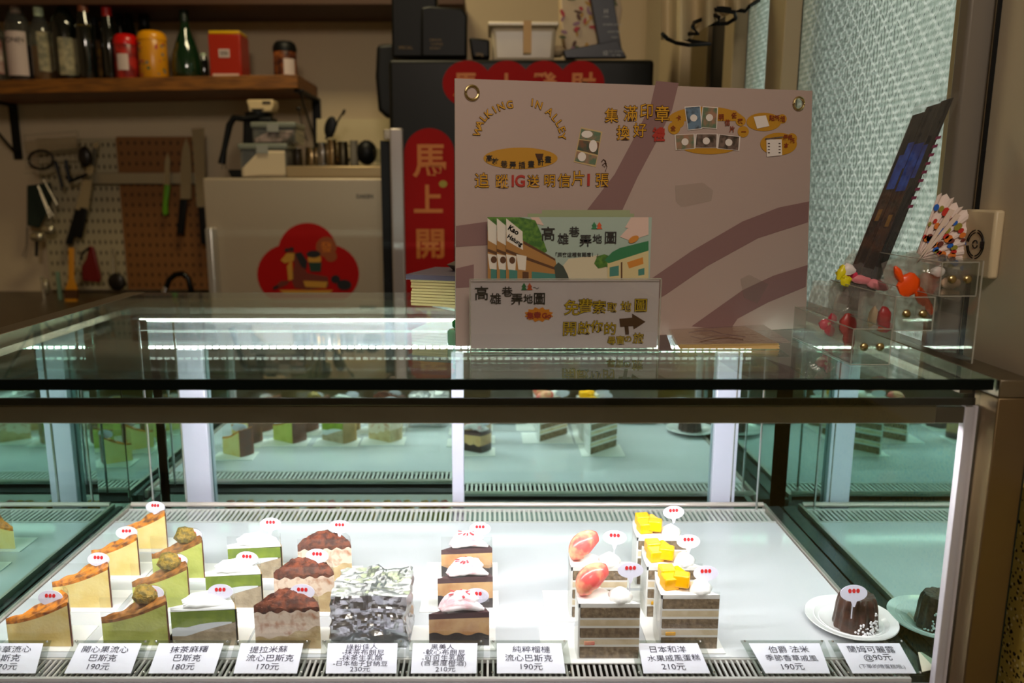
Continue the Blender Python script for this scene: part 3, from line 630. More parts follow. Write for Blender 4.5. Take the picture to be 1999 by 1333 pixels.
for ig, P in enumerate((ellpts(1016, 309, 72.5, 21, 36), ellpts(1378, 236, 76, 28, 30, 180, 360), ellpts(1385, 285, 56, 16, 20, 0, 180), ellpts(1491, 238, 34, 18, 24), ellpts(1520, 281, 36, 22, 24), ellpts(1324, 238, 12, 12), ellpts(1316, 250, 12, 12), ellpts(1432, 224, 9, 9), ellpts(1446, 236, 10, 10), ellpts(1451, 257, 11, 11), ellpts(1527, 232, 9, 9), ellpts(1546, 270, 10, 10))):
    obj('gold_shape', B().poly(bp.pts(P, .0006+.00002*ig)), mus, bd, smooth=False)
L1 = [('W', 933, 256, 66), ('A', 936, 242, 60), ('L', 944, 230, 52), ('K', 954, 221, 42), ('I', 965, 214, 32), ('N', 978, 208, 22), ('G', 995, 204, 8), ('I', 1039, 200, -6), ('N', 1052, 205, -18), ('A', 1073, 218, -34), ('L', 1084, 230, -46), ('L', 1092, 241, -56), ('E', 1097, 253, -68), ('Y', 1097, 266, -80)]
T1 = [('追', 941, 352, 30), ('蹤', 980, 354, 27), ('送', 1041, 354, 25), ('明', 1073, 353, 25), ('信', 1101, 352, 27), ('片', 1128, 348, 29), ('張', 1176, 352, 28), ('集', 1194, 225, 28), ('滿', 1231, 221, 30), ('印', 1262, 217, 30), ('章', 1293, 222, 32), ('換', 1217, 259, 28), ('好', 1249, 254, 28)]
lettering(bd, brn, [bp.txt(c, x, y, 20, .8, r, .0012) for c, x, y, r in L1], name='letter_outline')
for TT in (T1[:7], T1[7:]): lettering(bd, brn, [bp.txt(c, x, y, h, .95, 0, .0012) for c, x, y, h in TT], name='letter_outline')
lettering(bd, gold, [bp.txt(c, x, y, 20, .2, r, .0018) for c, x, y, r in L1], name='gold_lettering')
for TT in (T1[:7], T1[7:]): lettering(bd, gold, [bp.txt(c, x, y, h, .12, 0, .0018) for c, x, y, h in TT], name='gold_lettering')
lettering(bd, rdp, [bp.txt('IG', 1012, 353, 30, .9, 0, .0014), bp.txt('1', 1149, 351, 30, 1.2, 0, .0014), bp.txt('禮', 1286, 262, 26, 1.0, 0, .0018)], name='red_lettering')
lettering(bd, mat('rust_print', (130, 52, 22), .5), [bp.txt(*q, 0, .0018) for q in [('卡', 1325, 230, 11, .2), ('全', 1314, 250, 11, .2), ('明', 1408, 229, 12, .3), ('信', 1420, 239, 12, .3), ('片', 1429, 252, 12, .3), ('任', 1433, 225, 11, .3), ('選', 1445, 237, 11, .3), ('一', 1452, 257, 10, .3), ('貼紙', 1512, 230, 11, .3), ('組', 1528, 232, 11, .3), ('便條', 1538, 268, 10, .3), ('紙', 1547, 274, 10, .3), ('本', 1535, 284, 10, .3)]], name='rust_lettering')
L2 = [('高', 955, 309, 0), ('雄', 967, 315, 0), ('巷', 984, 320, 0), ('弄', 1001, 322, 0), ('插', 1019, 322, 0), ('畫', 1037, 320, 0), ('計', 1056, 316, 0), ('畫', 1070, 311, 0)]
lettering(bd, bink, [bp.txt(c, x, y, 14, .25, 0, .0014) for c, x, y, r in L2], name='black_lettering')
pm = [mat('photo_a', (92, 116, 92), .4, c2=(160, 120, 96), nscale=90), mat('photo_b', (120, 84, 62), .4, c2=(60, 80, 66), nscale=90), mat('photo_c', (104, 128, 150), .4, c2=(60, 60, 60), nscale=90), wpr, mat('photo_d', (60, 52, 44), .4, c2=(120, 100, 90), nscale=110), mat('photo_border', (196, 170, 120), .5)]
b = B()
b.poly(bp.pts([(1134, 248), (1176, 257), (1163, 326), (1120, 316)], .0006), 5)
b.poly(bp.pts([(1135, 251), (1173, 259), (1171, 276), (1131, 271)], .001), 0); b.poly(bp.pts([(1131, 273), (1170, 278), (1167, 302), (1127, 292)], .001), 1); b.poly(bp.pts([(1126, 295), (1166, 305), (1162, 322), (1122, 314)], .001), 0)
for e in ((1146, 262, 11, 7), (1158, 285, 8, 12), (1136, 306, 8, 9)): b.poly(bp.pts(ellpts(*e), .0014), 3)
obj('photo_print', b, pm, bd, smooth=False)
for i, P in enumerate([[(1338, 210), (1366, 208), (1369, 250), (1344, 253)], [(1373, 209), (1400, 211), (1398, 250), (1369, 248)], [(1319, 264), (1354, 262), (1355, 289), (1321, 292)], [(1360, 262), (1399, 262), (1398, 288), (1358, 288)], [(1405, 263), (1443, 267), (1441, 293), (1402, 289)]]):
    cx_ = sum(p[0] for p in P)/4; cy_ = sum(p[1] for p in P)/4; b = B()
    b.poly(bp.pts([(cx_+(p[0]-cx_)*1.12, cy_+(p[1]-cy_)*1.08) for p in P], .0011), 3); b.poly(bp.pts(P, .0014), (2, 0, 0, 4, 4)[i]); b.poly(bp.pts(ellpts(cx_, cy_, 7, 7, 14), .0018), 3); obj('photo_print', b, pm, bd, smooth=False)
b = B()
b.poly(bp.pts([(1471, 228), (1495, 225), (1502, 246), (1478, 251)], .0014), 3); obj('note_print', b, pm, bd, smooth=False); b = B(); b.poly(bp.pts([(1496, 272), (1526, 272), (1527, 303), (1497, 306)], .0014), 3)
for y in (279, 285, 291, 297): b.poly(bp.pts(rect(1499, y, 1503, y+2), .0018), 4); b.poly(bp.pts(rect(1520, y, 1524, y+2), .0018), 4)
b.poly(bp.pts([(1494, 270), (1528, 266), (1528, 269), (1494, 273)], .0018), 4)
obj('note_print', b, pm, bd, smooth=False)
b = B(); A = [(1182, 334), (1185, 325), (1181, 318), (1176, 322), (1180, 326), (1184, 320), (1180, 312)]
b.tube([bp.at(x, y, .0012) for x, y in A], .0005, 6); b.tube([bp.at(x, y, .0012) for x, y in [(1174, 316), (1178, 311), (1183, 315)]], .0005, 6)
# cup drawing on the gold oval
b.poly(bp.pts([(1045, 300), (1061, 300), (1058, 312), (1049, 312)], .0012)); obj('drawn_arrow', b, brn, bd, smooth=False)
obj('tape_patch', B().prism(bp.pts([(1318, 362), (1372, 356), (1392, 372), (1388, 392), (1330, 404), (1319, 392)], .0012), bp.n*.0006), tapem, bd, smooth=False)
obj('tape_patch', B().prism(bp.pts([(1445, 545), (1462, 536), (1500, 555), (1478, 592), (1452, 580)], .0012), bp.n*.0006), tapem, bd, smooth=False)
obj('rear_strut', B().prism([bp.at(1150, 300, -.004), bp.at(1250, 300, -.004), V(((BL.x+BR.x)/2+.03, BL.y+.15, ZT+.0008)), V(((BL.x+BR.x)/2-.03, BL.y+.15, ZT+.0008))], bp.n*.002), boardm, bd, smooth=False)

# --- acrylic sign in front
SL, SR = PZ(918, 688, ZT), PZ(1283, 686, ZT); sn = (SR-SL).cross(V((0, 0, 1))); sp_ = Plane(SL, sn)
sg = thing('tabletop_sign', 'white landscape sign in a clear stand with black and yellow handwriting', 'sign', (SL+SR)/2)
SU = (SR-SL).normalized(); shh = (sp_.at(918, 548)-sp_.at(918, 688)).z
q = lambda x, z, l=0: SL+SU*(x*(SR-SL).length)+V((0, 0, z+.0004))+sp_.n*l
obj('paper_insert', B().prism([q(.003, .004), q(.997, .004), q(.997, shh), q(.003, shh)], -sp_.n*.0008), mat('sign_paper', (228, 212, 218), .4), sg, smooth=False)
obj('clear_cover', B().prism([q(0, 0, .0055), q(1, 0, .0055), q(1, shh+.002, .0055), q(0, shh+.002, .0055)], -sp_.n*.0015), acryl, sg, smooth=False)
obj('clear_foot', B().box(SL.x, SR.x, SL.y-.004, SL.y+.05, ZT+.0004, ZT+.0028), acryl, sg)
b = B()
for (a_, c_) in ((q(0, 0, .006), q(0, shh+.002, .006)), (q(0, shh+.002, .006), q(1, shh+.002, .006)), (q(1, shh+.002, .006), q(1, 0, .006)), (q(0, .001, .006), q(1, .001, .006))): b.tube([a_, c_], .0008, 6)
obj('clear_edge', b, acedge, sg)
T2 = [('高', 940, 572, 29), ('雄', 967, 583, 23), ('巷', 990, 569, 21), ('弄', 1009, 584, 24), ('地', 1031, 583, 19), ('圖', 1053, 583, 25)]
lettering(sg, bink, [sp_.txt(c, x, y, h, .35) for c, x, y, h in T2])
T3 = [('免', 1116, 600, 32), ('費', 1143, 598, 32), ('索', 1170, 599, 28), ('取', 1195, 600, 20), ('地', 1222, 598, 22), ('圖', 1251, 596, 28), ('開', 1112, 642, 30), ('啟', 1140, 640, 26), ('你', 1165, 637, 25), ('的', 1191, 641, 26), ('尋', 1194, 665, 17), ('寶', 1211, 664, 18), ('の', 1226, 662, 15), ('旅', 1246, 660, 22)]
lettering(sg, brn, [sp_.txt(c, x, y, h, .8, 0, .0010) for c, x, y, h in T3], name='letter_outline')
lettering(sg, mat('yellow_print', (206, 170, 20), .5), [sp_.txt(c, x, y, h, .1, 0, .0018) for c, x, y, h in T3], name='yellow_lettering')
stp = [(1052+(29 if i % 2 else 24)*math.cos(2*math.pi*i/24), 614+(15 if i % 2 else 11)*math.sin(2*math.pi*i/24)) for i in range(24)]
obj('orange_burst', B().poly(sp_.pts(stp, .0008)), mat('orange_print', (232, 140, 20), .5), sg, smooth=False)
lettering(sg, rdp, [sp_.txt('集', 1035, 616, 14, .4, 0, .0016), sp_.txt('章', 1049, 615, 14, .4, 0, .0016), sp_.txt('Go', 1067, 616, 14, .5, 0, .0016)], name='red_lettering')
b = B().poly(sp_.pts([(1209, 622), (1234, 620), (1234, 612), (1260, 628), (1237, 643), (1236, 636), (1211, 638)], .0010)).poly(sp_.pts([(1219, 636), (1227, 636), (1228, 653), (1221, 653)], .0010))
obj('arrow_print', b, mat('arrow_brown', (84, 50, 30), .5), sg, smooth=False)
def trees(b0, P, x, y, k=1.0): b0.poly(P.pts([(x, y-8*k), (x+5*k, y), (x+2*k, y), (x+6*k, y+6*k), (x-6*k, y+6*k), (x-2*k, y), (x-5*k, y)], .0012))
b = B(); trees(b, sp_, 1023, 560); obj('tree_mark', b, mat('tree_green', (40, 120, 70), .5), sg, smooth=False)
b = B(); trees(b, sp_, 1034, 560); obj('tree_mark', b, mat('tree_orange', (206, 84, 34), .5), sg, smooth=False)
obj('bird_mark', B().tube([sp_.at(x, y, .0012) for x, y in [(1041, 561), (1045, 561), (1048, 564), (1052, 561)]], .0003, 5), bink, sg)

# --- stack of map brochures
d0 = SL.y+.022; fp = Plane(V((0, d0, ZT)), V((0, -1, 0))); F0 = fp.at(988, 600).x; F1 = fp.at(1266, 600).x; FT = fp.at(1100, 424).z
def brochure(dx, dy, lab, full, dz=0):
    t = thing('map_brochure', lab, 'brochure', V(((F0+F1)/2, d0, ZT)), 'street map brochures behind the sign')
    obj('sheet', B().box(F0, F1, d0, d0+.0012, ZT+.0006, FT), mat('brochure_sky', (164, 182, 170), .35), t, smooth=False)
    MM = [mat('art_wood', (168, 122, 66), .4), mat('art_darkwood', (92, 60, 36), .4), mat('art_green', (96, 138, 50), .4, c2=(60, 104, 40), nscale=160), mat('art_white', (222, 214, 200), .4), mat('art_cloud', (216, 186, 172), .4), mat('art_teal', (70, 128, 116), .4), mat('art_cream', (206, 190, 140), .4), mat('art_roof', (48, 120, 76), .4), mat('art_orange', (200, 130, 50), .4), mat('art_haze', (206, 196, 166), .4), mat('art_shade', (62, 72, 62), .4)]
    b = B(); z = [.0006]
    def P(pts, mi): z[0] += .00004; b.poly(fp.pts(pts, z[0]), mi)
    if full:
        P([(1075, 548), (1110, 505), (1170, 498), (1200, 548)], 9)
        P([(1035, 424), (1052, 424), (1062, 440), (1044, 436)], 4); P([(1232, 424), (1266, 424), (1266, 440), (1240, 448), (1220, 444)], 4); P([(1210, 462), (1225, 446), (1266, 430), (1266, 458), (1230, 470)], 4)
    P([(988, 424), (1015, 418+6), (1045, 430), (1056, 455), (1068, 490), (1056, 498), (1020, 470), (988, 450)], 2)
    P([(988, 452), (1022, 470), (1084, 506), (1092, 548), (988, 548)], 0)
    P([(1022, 470), (1084, 505), (1084, 509), (1022, 476)], 1); P([(988, 486), (1024, 500), (1084, 522), (1084, 527), (1024, 506), (988, 492)], 1)
    P([(988, 426), (1020, 452), (1021, 488), (989, 470)], 3)
    for x in (990, 1010): P([(x-2, 496), (x+18, 500), (x+16, 528), (x+2, 526)], 3)
    P([(994, 526), (1010, 528), (1010, 548), (994, 548)], 5); P([(1038, 530), (1085, 535), (1085, 548), (1038, 548)], 5); P([(1020, 530), (1032, 531), (1032, 548), (1020, 548)], 1)
    P(ellpts(1000, 508, 6, 7, 12), 1)
    if full:
        P([(1085, 548), (1082, 520), (1090, 512), (1100, 520), (1108, 536), (1112, 548)], 10)
        P([(1160, 514), (1166, 500), (1180, 496), (1190, 500), (1186, 520), (1168, 524)], 2)
        P([(1186, 510), (1266, 486), (1266, 548), (1186, 548)], 6); P([(1180, 508), (1195, 492), (1210, 484), (1266, 470), (1266, 489), (1188, 514)], 7)
        P([(1224, 512), (1255, 502), (1256, 515), (1228, 524)], 8); P([(1190, 522), (1208, 518), (1208, 538), (1190, 540)], 5); P([(1246, 526), (1258, 523), (1258, 536), (1246, 538)], 5); P([(1212, 512), (1215, 511), (1215, 548), (1212, 548)], 1)
        P(ellpts(1237, 467, 11, 6, 16, rot=-30), 8)
    obj('street_art', b, MM, t, smooth=False)
    it = [fp.txt('Kao', 1003, 449, 14, .5, -32), fp.txt('Hsiung', 1005, 470, 12, .4, -32)]
    if full:
        it += [fp.txt(c, x, y, h, .35) for c, x, y, h in [('高', 1070, 456, 29), ('雄', 1099, 466, 23), ('巷', 1121, 452, 21), ('弄', 1143, 470, 25), ('地', 1166, 466, 19), ('圖', 1192, 464, 26)]]+[fp.txt('「原來這裡有開店！」', 1126, 497, 9.5, .2)]
        b = B(); trees(b, fp, 1160, 441, 1); obj('tree_mark', b, mat('tree_green', (40, 120, 70), .5), t, smooth=False)
        b = B(); trees(b, fp, 1170, 441, 1); obj('tree_mark', b, mat('tree_orange', (206, 84, 34), .5), t, smooth=False)
    lettering(t, bink, it)
    t.location = V(t.location)+V((dx, dy, dz)); return t
# children are built relative to the unshifted root, so the shift moves the whole brochure
mp_ = (fp.at(970, 500)-fp.at(988, 500)).x
brochure(0, 0, 'front map brochure with a drawn street and black title', True)
brochure(mp_, .004, 'map brochure second from the front, only its left strip showing', False)
brochure(mp_*2, .008, 'map brochure third from the front, leftmost of the fanned stack', False)
for i, (x0, x1, yt) in enumerate([(1030, 1238, 417), (1058, 1230, 410)]):
    a = PD(x0, yt, d0+.014+.004*i); b2 = PD(x1, yt, d0+.014+.004*i)
    tag(obj('map_brochure', B().box(a.x, b2.x, a.y, a.y+.0012, ZT+.0006, a.z), mat('brochure_back', (150, 160, 120), .5)), ('pale green brochure edge just behind the fanned map brochures', 'rearmost thin brochure, its top edge highest of the stack')[i], 'brochure', 'street map brochures behind the sign')
hb = thing('brochure_holder', 'clear acrylic rack holding the map brochures upright behind the sign', 'holder', (F0+.05, d0, ZT))
obj('front_plate', B().box(F0-.03, F1+.004, d0-.007, d0-.0055, ZT+.0005, ZT+.075), acryl, hb); obj('back_plate', B().box(F0-.03, F1+.004, d0+.024, d0+.0255, ZT+.0005, ZT+.11), acryl, hb)

# --- packs of cards on the glass, right of the sign
tk = thing('card_pack', 'flat tan paper pack with a brown drawing in a clear sleeve on the glass', 'paper pack', PZ(1410, 680, ZT))
P4 = [(1325, 682), (1520, 682), (1450, 644), (1302, 640)]
b = B()
for i in range(6):
    o_ = V((random.uniform(-.001, .001), random.uniform(-.001, .001), .001+i*.0011)); b.prism([PZ(x, y, ZT)+o_ for x, y in P4], (0, 0, .0009))
obj('paper_stack', b, mat('tan_card', (232, 196, 132), .55), tk, smooth=False)
tp = Plane(PZ(1400, 670, ZT)+V((0, 0, .0078)), V((0, 0, 1)))
b = B(); b.tube([tp.at(*p_) for p_ in [(1345, 650), (1365, 646), (1390, 646), (1410, 652), (1440, 656), (1455, 658)]], .0010, 6); b.tube([tp.at(*p_) for p_ in [(1348, 656), (1370, 662), (1400, 655), (1425, 657)]], .0008, 6); b.tube([tp.at(*p_) for p_ in [(1368, 668), (1390, 664), (1420, 660), (1450, 664)]], .0014, 6)
obj('drawing', b, mat('drawing_brown', (110, 74, 38), .6), tk)
obj('clear_sleeve', B().prism([PZ(1318, 686, ZT)+V((0, 0, .0084)), PZ(1545, 683, ZT)+V((0, 0, .0084)), PZ(1478, 638, ZT)+V((0, 0, .0084)), PZ(1296, 636, ZT)+V((0, 0, .0084))], (0, 0, .0004)), bagfilm, tk, smooth=False)
tag(obj('paper_slip', B().prism([PZ(x, y, ZT+.0008) for x, y in [(1284, 684), (1312, 684), (1300, 650), (1284, 650)]], (0, 0, .0006)), mat('grey_slip', (120, 104, 100), .6), smooth=False), 'grey paper slip lying between the sign and the tan pack', 'paper')
# --- envelopes, purple notebook at the back left of the board
eb = thing('envelope_stack', 'stack of cream envelopes left of the board on the rear of the case', 'envelopes', PD(850, 590, 1.22))
for i in range(9):
    z = PD(850, 590, 1.22).z+.0045*i; rz = Matrix.Rotation(random.uniform(-.05, .05)-.28, 4, 'Z')
    obj('envelope', B().obox(Matrix.Translation((-.045, 1.235, z)) @ rz, .06, .055, .0018), mat('envelope_paper', (206, 186, 130), .7), eb, smooth=False)
tag(obj('notebook', B().obox(Matrix.Translation((-.045, 1.24, PD(850, 590, 1.22).z+.0045*9+.001)) @ Matrix.Rotation(-.3, 4, 'Z'), .066, .062, .004), mat('purple_cover', (98, 90, 110), .5), bev=.001), 'purple grey notebook lying on the envelope stack', 'notebook')
tag(obj('cloth_pouch', B().ball((-.01, 1.255, PD(850, 590, 1.22).z+.053), (.055, .03, .012), nz=.3), mat('grey_cloth', (96, 84, 74), .8, bump=.5)), 'grey folded cloth pouch on top of the purple notebook', 'pouch')
tag(obj('white_sheet', B().prism([PZ(x, y, ZT+.001) for x, y in [(806, 574), (888, 578), (888, 604), (846, 596)]], (0, 0, .001)), white, smooth=False), 'white paper sheet under the envelope stack on the glass', 'paper')
# --- small jar with green plant
jp = PZ(899, 672, ZT)-V((.006, 0, 0))
jr = thing('tiny_jar', 'tiny frosted jar with green leaves peeking out left of the sign', 'jar', jp)
obj('jar_body', B().lathe((0, 0, .0004), [(.010, 0), (.0105, .004), (.0105, .016), (.008, .019)], 20), glass('frosted_green', (150, 190, 165), .06, .9, .1, .45, (150, 200, 170)), jr, local=True)
b = B()
for i in range(7): a = i*.9; b.ball((.006*math.cos(a)+.006, .005*math.sin(a), .024+.004*(i % 3)), (.005, .004, .0045), 8, 5)
obj('leaves', b, mat('leaf_green', (20, 120, 50), .4), jr, local=True)

# --- stepped acrylic stand at the right with goods
stn = thing('stepped_stand', 'clear acrylic stand of three stepped bins with brass screws at the right', 'display stand', (.475, .90, ZT))
ys0 = .862; xs = [(.405, .447), (.449, .491), (.487, .521)]
xs = [(PD(1663, 680, ys0).x, PD(1738, 680, ys0).x), (PD(1746, 610, ys0).x, PD(1822, 610, ys0).x), (PD(1836, 545, ys0).x, PD(1908, 545, ys0).x)]
zs = [(ZT+.001, PD(1700, 642, ys0).z), (PD(1780, 645, ys0).z, PD(1780, 580, ys0).z), (PD(1870, 578, ys0).z, PD(1870, 512, ys0).z)]
for (x0, x1), (z0, z1) in zip(xs, zs):
    y1 = ys0+.17 if x1 < .5 else ys0+.15
    obj('bin', B().box(x0, x1, ys0, ys0+.002, z0, z1).box(x0, x0+.0018, ys0+.002, y1, z0, z1).box(x1-.0018, x1, ys0+.002, y1, z0, z1).box(x0, x1, ys0+.002, y1, z0, z0+.0018).box(x0, x1, y1, y1+.002, z0, z1), acryl, stn, smooth=False)
    b = B()
    for P_ in ([(x0, z0), (x1, z0)], [(x1, z0), (x1, z1)], [(x0, z1), (x1, z1)], [(x0, z0), (x0, z1)]): b.tube([(P_[0][0], ys0-.0004, P_[0][1]), (P_[1][0], ys0-.0004, P_[1][1])], .0006, 5)
    b.tube([(x0, ys0, z1), (x0, y1, z1)], .0006, 5); b.tube([(x0, ys0, z0), (x0, y1, z0)], .0006, 5)
    obj('bin_edge', b, acedge, stn)
    for f in (.3, .72): obj('screw', B().ball((x0+(x1-x0)*f, ys0-.001, z0+(z1-z0)*.5), (.0048, .0026, .0048), 14, 8), brass, stn)
obj('side_panel', B().box(xs[2][1]+.001, xs[2][1]+.003, ys0-.004, ys0+.15, ZT+.0025, zs[2][1]+.002), acryl, stn)
b = B().tube([(xs[2][1]+.002, ys0-.004, ZT+.003), (xs[2][1]+.002, ys0-.004, zs[2][1]+.002)], .0009, 6)
obj('panel_edge', b, acedge, stn)
def bag(name, lab, cx, cy, w, h, d, rot, parts, grp='bagged trinkets in the stepped stand'):
    c = PD(cx, cy, d); s = (PD(cx+1, cy, d)-PD(cx, cy, d)).length; W_, H_ = w*s/2, h*s/2; R = Matrix.Rotation(math.radians(rot), 3, 'Y')
    t = thing(name, lab, 'bagged trinket', c, grp)
    def fn(sign): return lambda u, v: R @ V(((u-.5)*2*W_*(1-.25*max(0, v-.7)), sign*(.006*math.sin(math.pi*u)*math.sin(math.pi*min(1, v*1.1)))+.0016*noise.noise(V((u*9, v*9, cx))), (v-.5)*2*H_+.002*noise.noise(V((u*7, cx, 1)))*v))
    b = B(); b.grid(fn(-1), 12, 14); b.grid(fn(1), 12, 14); obj('clear_bag', b, bagfilm, t, local=True, ang=.4)
    for (nm, x, y, rx, ry, m, rr) in parts:
        obj(nm, B().ball(R @ V((x*s, -.007, -y*s)), (rx*s*1.2, .004, ry*s*1.2), 14, 8, M3=Matrix.Rotation(math.radians(rr), 3, 'Y'), nz=.25), m, t, local=True)
pk_ = mat('pink_candy', (232, 66, 96), .3); rdm = mat('red_candy', (186, 40, 44), .3); org = mat('orange_toy', (248, 84, 12), .3); yel = mat('yellow_ribbon', (236, 222, 30), .35); cr_ = mat('cream_toy', (238, 206, 170), .4)
brr = mat('brown_red_toy', (176, 62, 56), .35); whm = mat('white_toy', (240, 230, 226), .4)
bag('trinket_bag', 'small clear bag with pink flower clips at the left end of the lowest bin', 1612, 618, 76, 140, 1.0, 4, [('trinket', -4, 14, 10, 9, pk_, 10), ('trinket', 6, 24, 11, 8, pk_, 60), ('trinket', 9, 2, 7, 9, pk_, 0), ('trinket', 1, 12, 5, 5, cr_, 0)])
bag('trinket_bag', 'small clear bag with a long brown-red charm in the lowest bin', 1652, 634, 60, 130, .975, 2, [('trinket', -2, -2, 14, 18, brr, 0), ('trinket', 3, 26, 9, 24, brr, -6), ('trinket', -1, 4, 5, 8, rdm, 0)])
bag('trinket_bag', 'small clear bag with a red and white figure in the lowest bin', 1712, 622, 76, 110, .93, -3, [('trinket', 8, -6, 11, 16, rdm, 0), ('trinket', 10, 14, 13, 10, pk_, 0), ('trinket', -14, -4, 7, 18, cr_, 8), ('trinket', 4, 18, 9, 5, org, 0), ('trinket', -12, 14, 8, 6, whm, 0)])
bag('trinket_bag', 'clear bag with pale pink ribbon behind the yellow bow', 1690, 545, 110, 84, 1.01, 24, [('trinket', -14, 6, 20, 7, mat('pale_pink', (226, 134, 140), .4), 10), ('trinket', -34, 4, 9, 7, pk_, 0), ('trinket', 20, 2, 20, 8, mat('pale_pink', (226, 134, 140), .4), 16)])
bag('trinket_bag', 'clear bag with a bright orange toy hanging over the middle bin', 1776, 560, 84, 130, .915, -22, [('toy', -6, -8, 19, 19, org, 20), ('toy', 10, 22, 9, 17, org, -24), ('toy', 18, 46, 5, 16, org, -24), ('toy', -18, -34, 6, 16, org, -28)])
bag('trinket_bag', 'crumpled clear bag with pale toys in the highest bin', 1842, 540, 96, 80, .93, 14, [('toy', -20, -6, 12, 8, whm, 0), ('toy', 10, 8, 16, 10, mat('pale_peach', (230, 190, 160), .5), 0)])
c = PD(1648, 540, .99); bw = thing('ribbon_bow', 'yellow and white ribbon bow above the lowest bin', 'bow', c, None); s = .00064
for (x, y, rx, ry, m, rr) in [(-6, -8, 9, 14, yel, 20), (4, 8, 10, 12, yel, -30), (8, -14, 14, 10, whm, 10), (0, 0, 5, 5, yel, 0)]:
    obj('loop', B().ball(V((x*s, 0, -y*s)), (rx*s, .004, ry*s), 12, 7, M3=Matrix.Rotation(math.radians(rr), 3, 'Y'), nz=.5), m, bw, local=True)
# folded paper fans
fan = thing('paper_fan', 'open white paper fan with scalloped edge and colourful printed treats', 'fan', PD(1786, 505, .955))
c0 = PD(1786, 508, .955); nb = 16; S = .955/F*1.03
def fpnt(a, r, k): return c0+V((r*S*math.cos(a), .004*(k % 2)+.0, r*S*math.sin(a)))
pal = [mat('fan_red', (196, 44, 30), .6), mat('fan_blue', (30, 96, 190), .6), mat('fan_orange', (220, 120, 40), .6), mat('fan_olive', (150, 140, 50), .6), mat('fan_brown', (110, 50, 36), .6)]
for i in range(nb):
    a0 = math.radians(76-88*i/nb); a1 = math.radians(76-88*(i+1)/nb); R1 = 128+3*math.sin(i*1.3)
    b = B(); am = (a0+a1)/2
    b.prism([fpnt(a0, 14, i), fpnt(a1, 14, i+1), fpnt(a1, R1-4, i+1), fpnt(am, R1+3, i), fpnt(a0, R1-4, i)], (0, .0006, 0))
    pf = obj('fan_fold', b, mat('fan_paper', (234, 216, 206), .6), fan, smooth=False)
    for j in range(3):
        r = 48+26*j+random.uniform(-6, 6); rr = random.uniform(4, 8); b = B()
        e = [fpnt(am+rr*.9*math.cos(t)/r*.9, r+rr*1.1*math.sin(t), 0)+V((0, -.0012, 0)) for t in [2*math.pi*q_/9 for q_ in range(9)]]
        b.prism(e, (0, .0003, 0)); obj('printed_treat', b, pal[(i*2+j*3) % 5], pf)
for a in (58, 50): 
    a = math.radians(a); b = B().prism([c0+V((0, -.003, -.004)), c0+V((.004, -.003, -.001)), c0+V((110*S*math.cos(a)+.003, -.003, 110*S*math.sin(a))), c0+V((110*S*math.cos(a)-.003, -.003, 110*S*math.sin(a)+.002))], (0, .001, 0)); obj('guard_stick', b, mat('fan_stick', (226, 204, 186), .5), fan)
# dark fans in long clear sleeve
sl = thing('fan_sleeve', 'long clear sleeve of dark folded fans with blue print leaning against the wall', 'fan', PD(1715, 488, 1.0))
def slp(u, v, o=0):
    bl_, br_, tl_, tr_ = V((1676, 486)), V((1748, 492)), V((1786, 212)), V((1872, 184)); p2 = (bl_*(1-u)+br_*u)*(1-v)+(tl_*(1-u)+tr_*u)*v
    return PD(p2.x, p2.y, 1.0-.045*v+o)
def quad(u0, u1, v0, v1, o, m, nm, th=.002, parent=sl, n=1):
    b = B()
    for i in range(n):
        a = u0+(u1-u0)*i/n; c_ = u0+(u1-u0)*(i+.96 if n > 1 else 1)/(n)
        b.prism([slp(a, v0, o), slp(c_, v0, o), slp(c_, v1, o), slp(a, v1, o)], (0, th, 0))
    return obj(nm, b, m, parent, smooth=False)
brf = mat('fan_rib_brown', (92, 50, 26), .4, c2=(54, 30, 18), nscale=60); gyf = mat('fan_cloth_grey', (50, 48, 44), .6, c2=(30, 28, 28), nscale=60); bkf = mat('fan_black', (18, 17, 18), .5)
quad(.03, .305, -.38, .46, .004, brf, 'folded_fan', n=4); quad(.31, .625, -.4, .5, .002, brf, 'folded_fan', n=5); quad(.63, .9, -.3, .99, .005, bkf, 'folded_fan', n=6)
quad(.03, .305, .46, .95, .004, gyf, 'fan_cloth', n=4); quad(.31, .62, .5, .98, .002, gyf, 'fan_cloth', n=4)
for (u0, u1, v0, v1) in ((.1, .3, .42, .66), (.36, .6, .4, .72), (.2, .34, .56, .74), (.62, .72, .48, .7)): quad(u0, u1, v0, v1, -.001, mat('fan_royal_blue', (24, 56, 150), .4, c2=(40, 90, 200), nscale=80), 'blue_print', .001)
for k in range(9): quad(.86, .98, .28+.055*k, .30+.055*k, -.001, mat('fan_magenta', (150, 20, 90), .4), 'magenta_band', .001)
for (u0, v0) in ((.12, .2), (.44, .16)): quad(u0, u0+.1, v0, v0+.08, -.001, mat('gold_foil', (196, 140, 60), .3, .6), 'gold_tip', .001)
b = B(); b.grid(lambda u, v: slp(u*1.06-.03, v*1.4-.38, -.004-.003*noise.noise(V((u*14, v*3, 0)))), 20, 10); obj('clear_sleeve', b, glass('sleeve_film', (240, 241, 242), .10, .9, .12, .04, bump=1, bscale=46), sl)
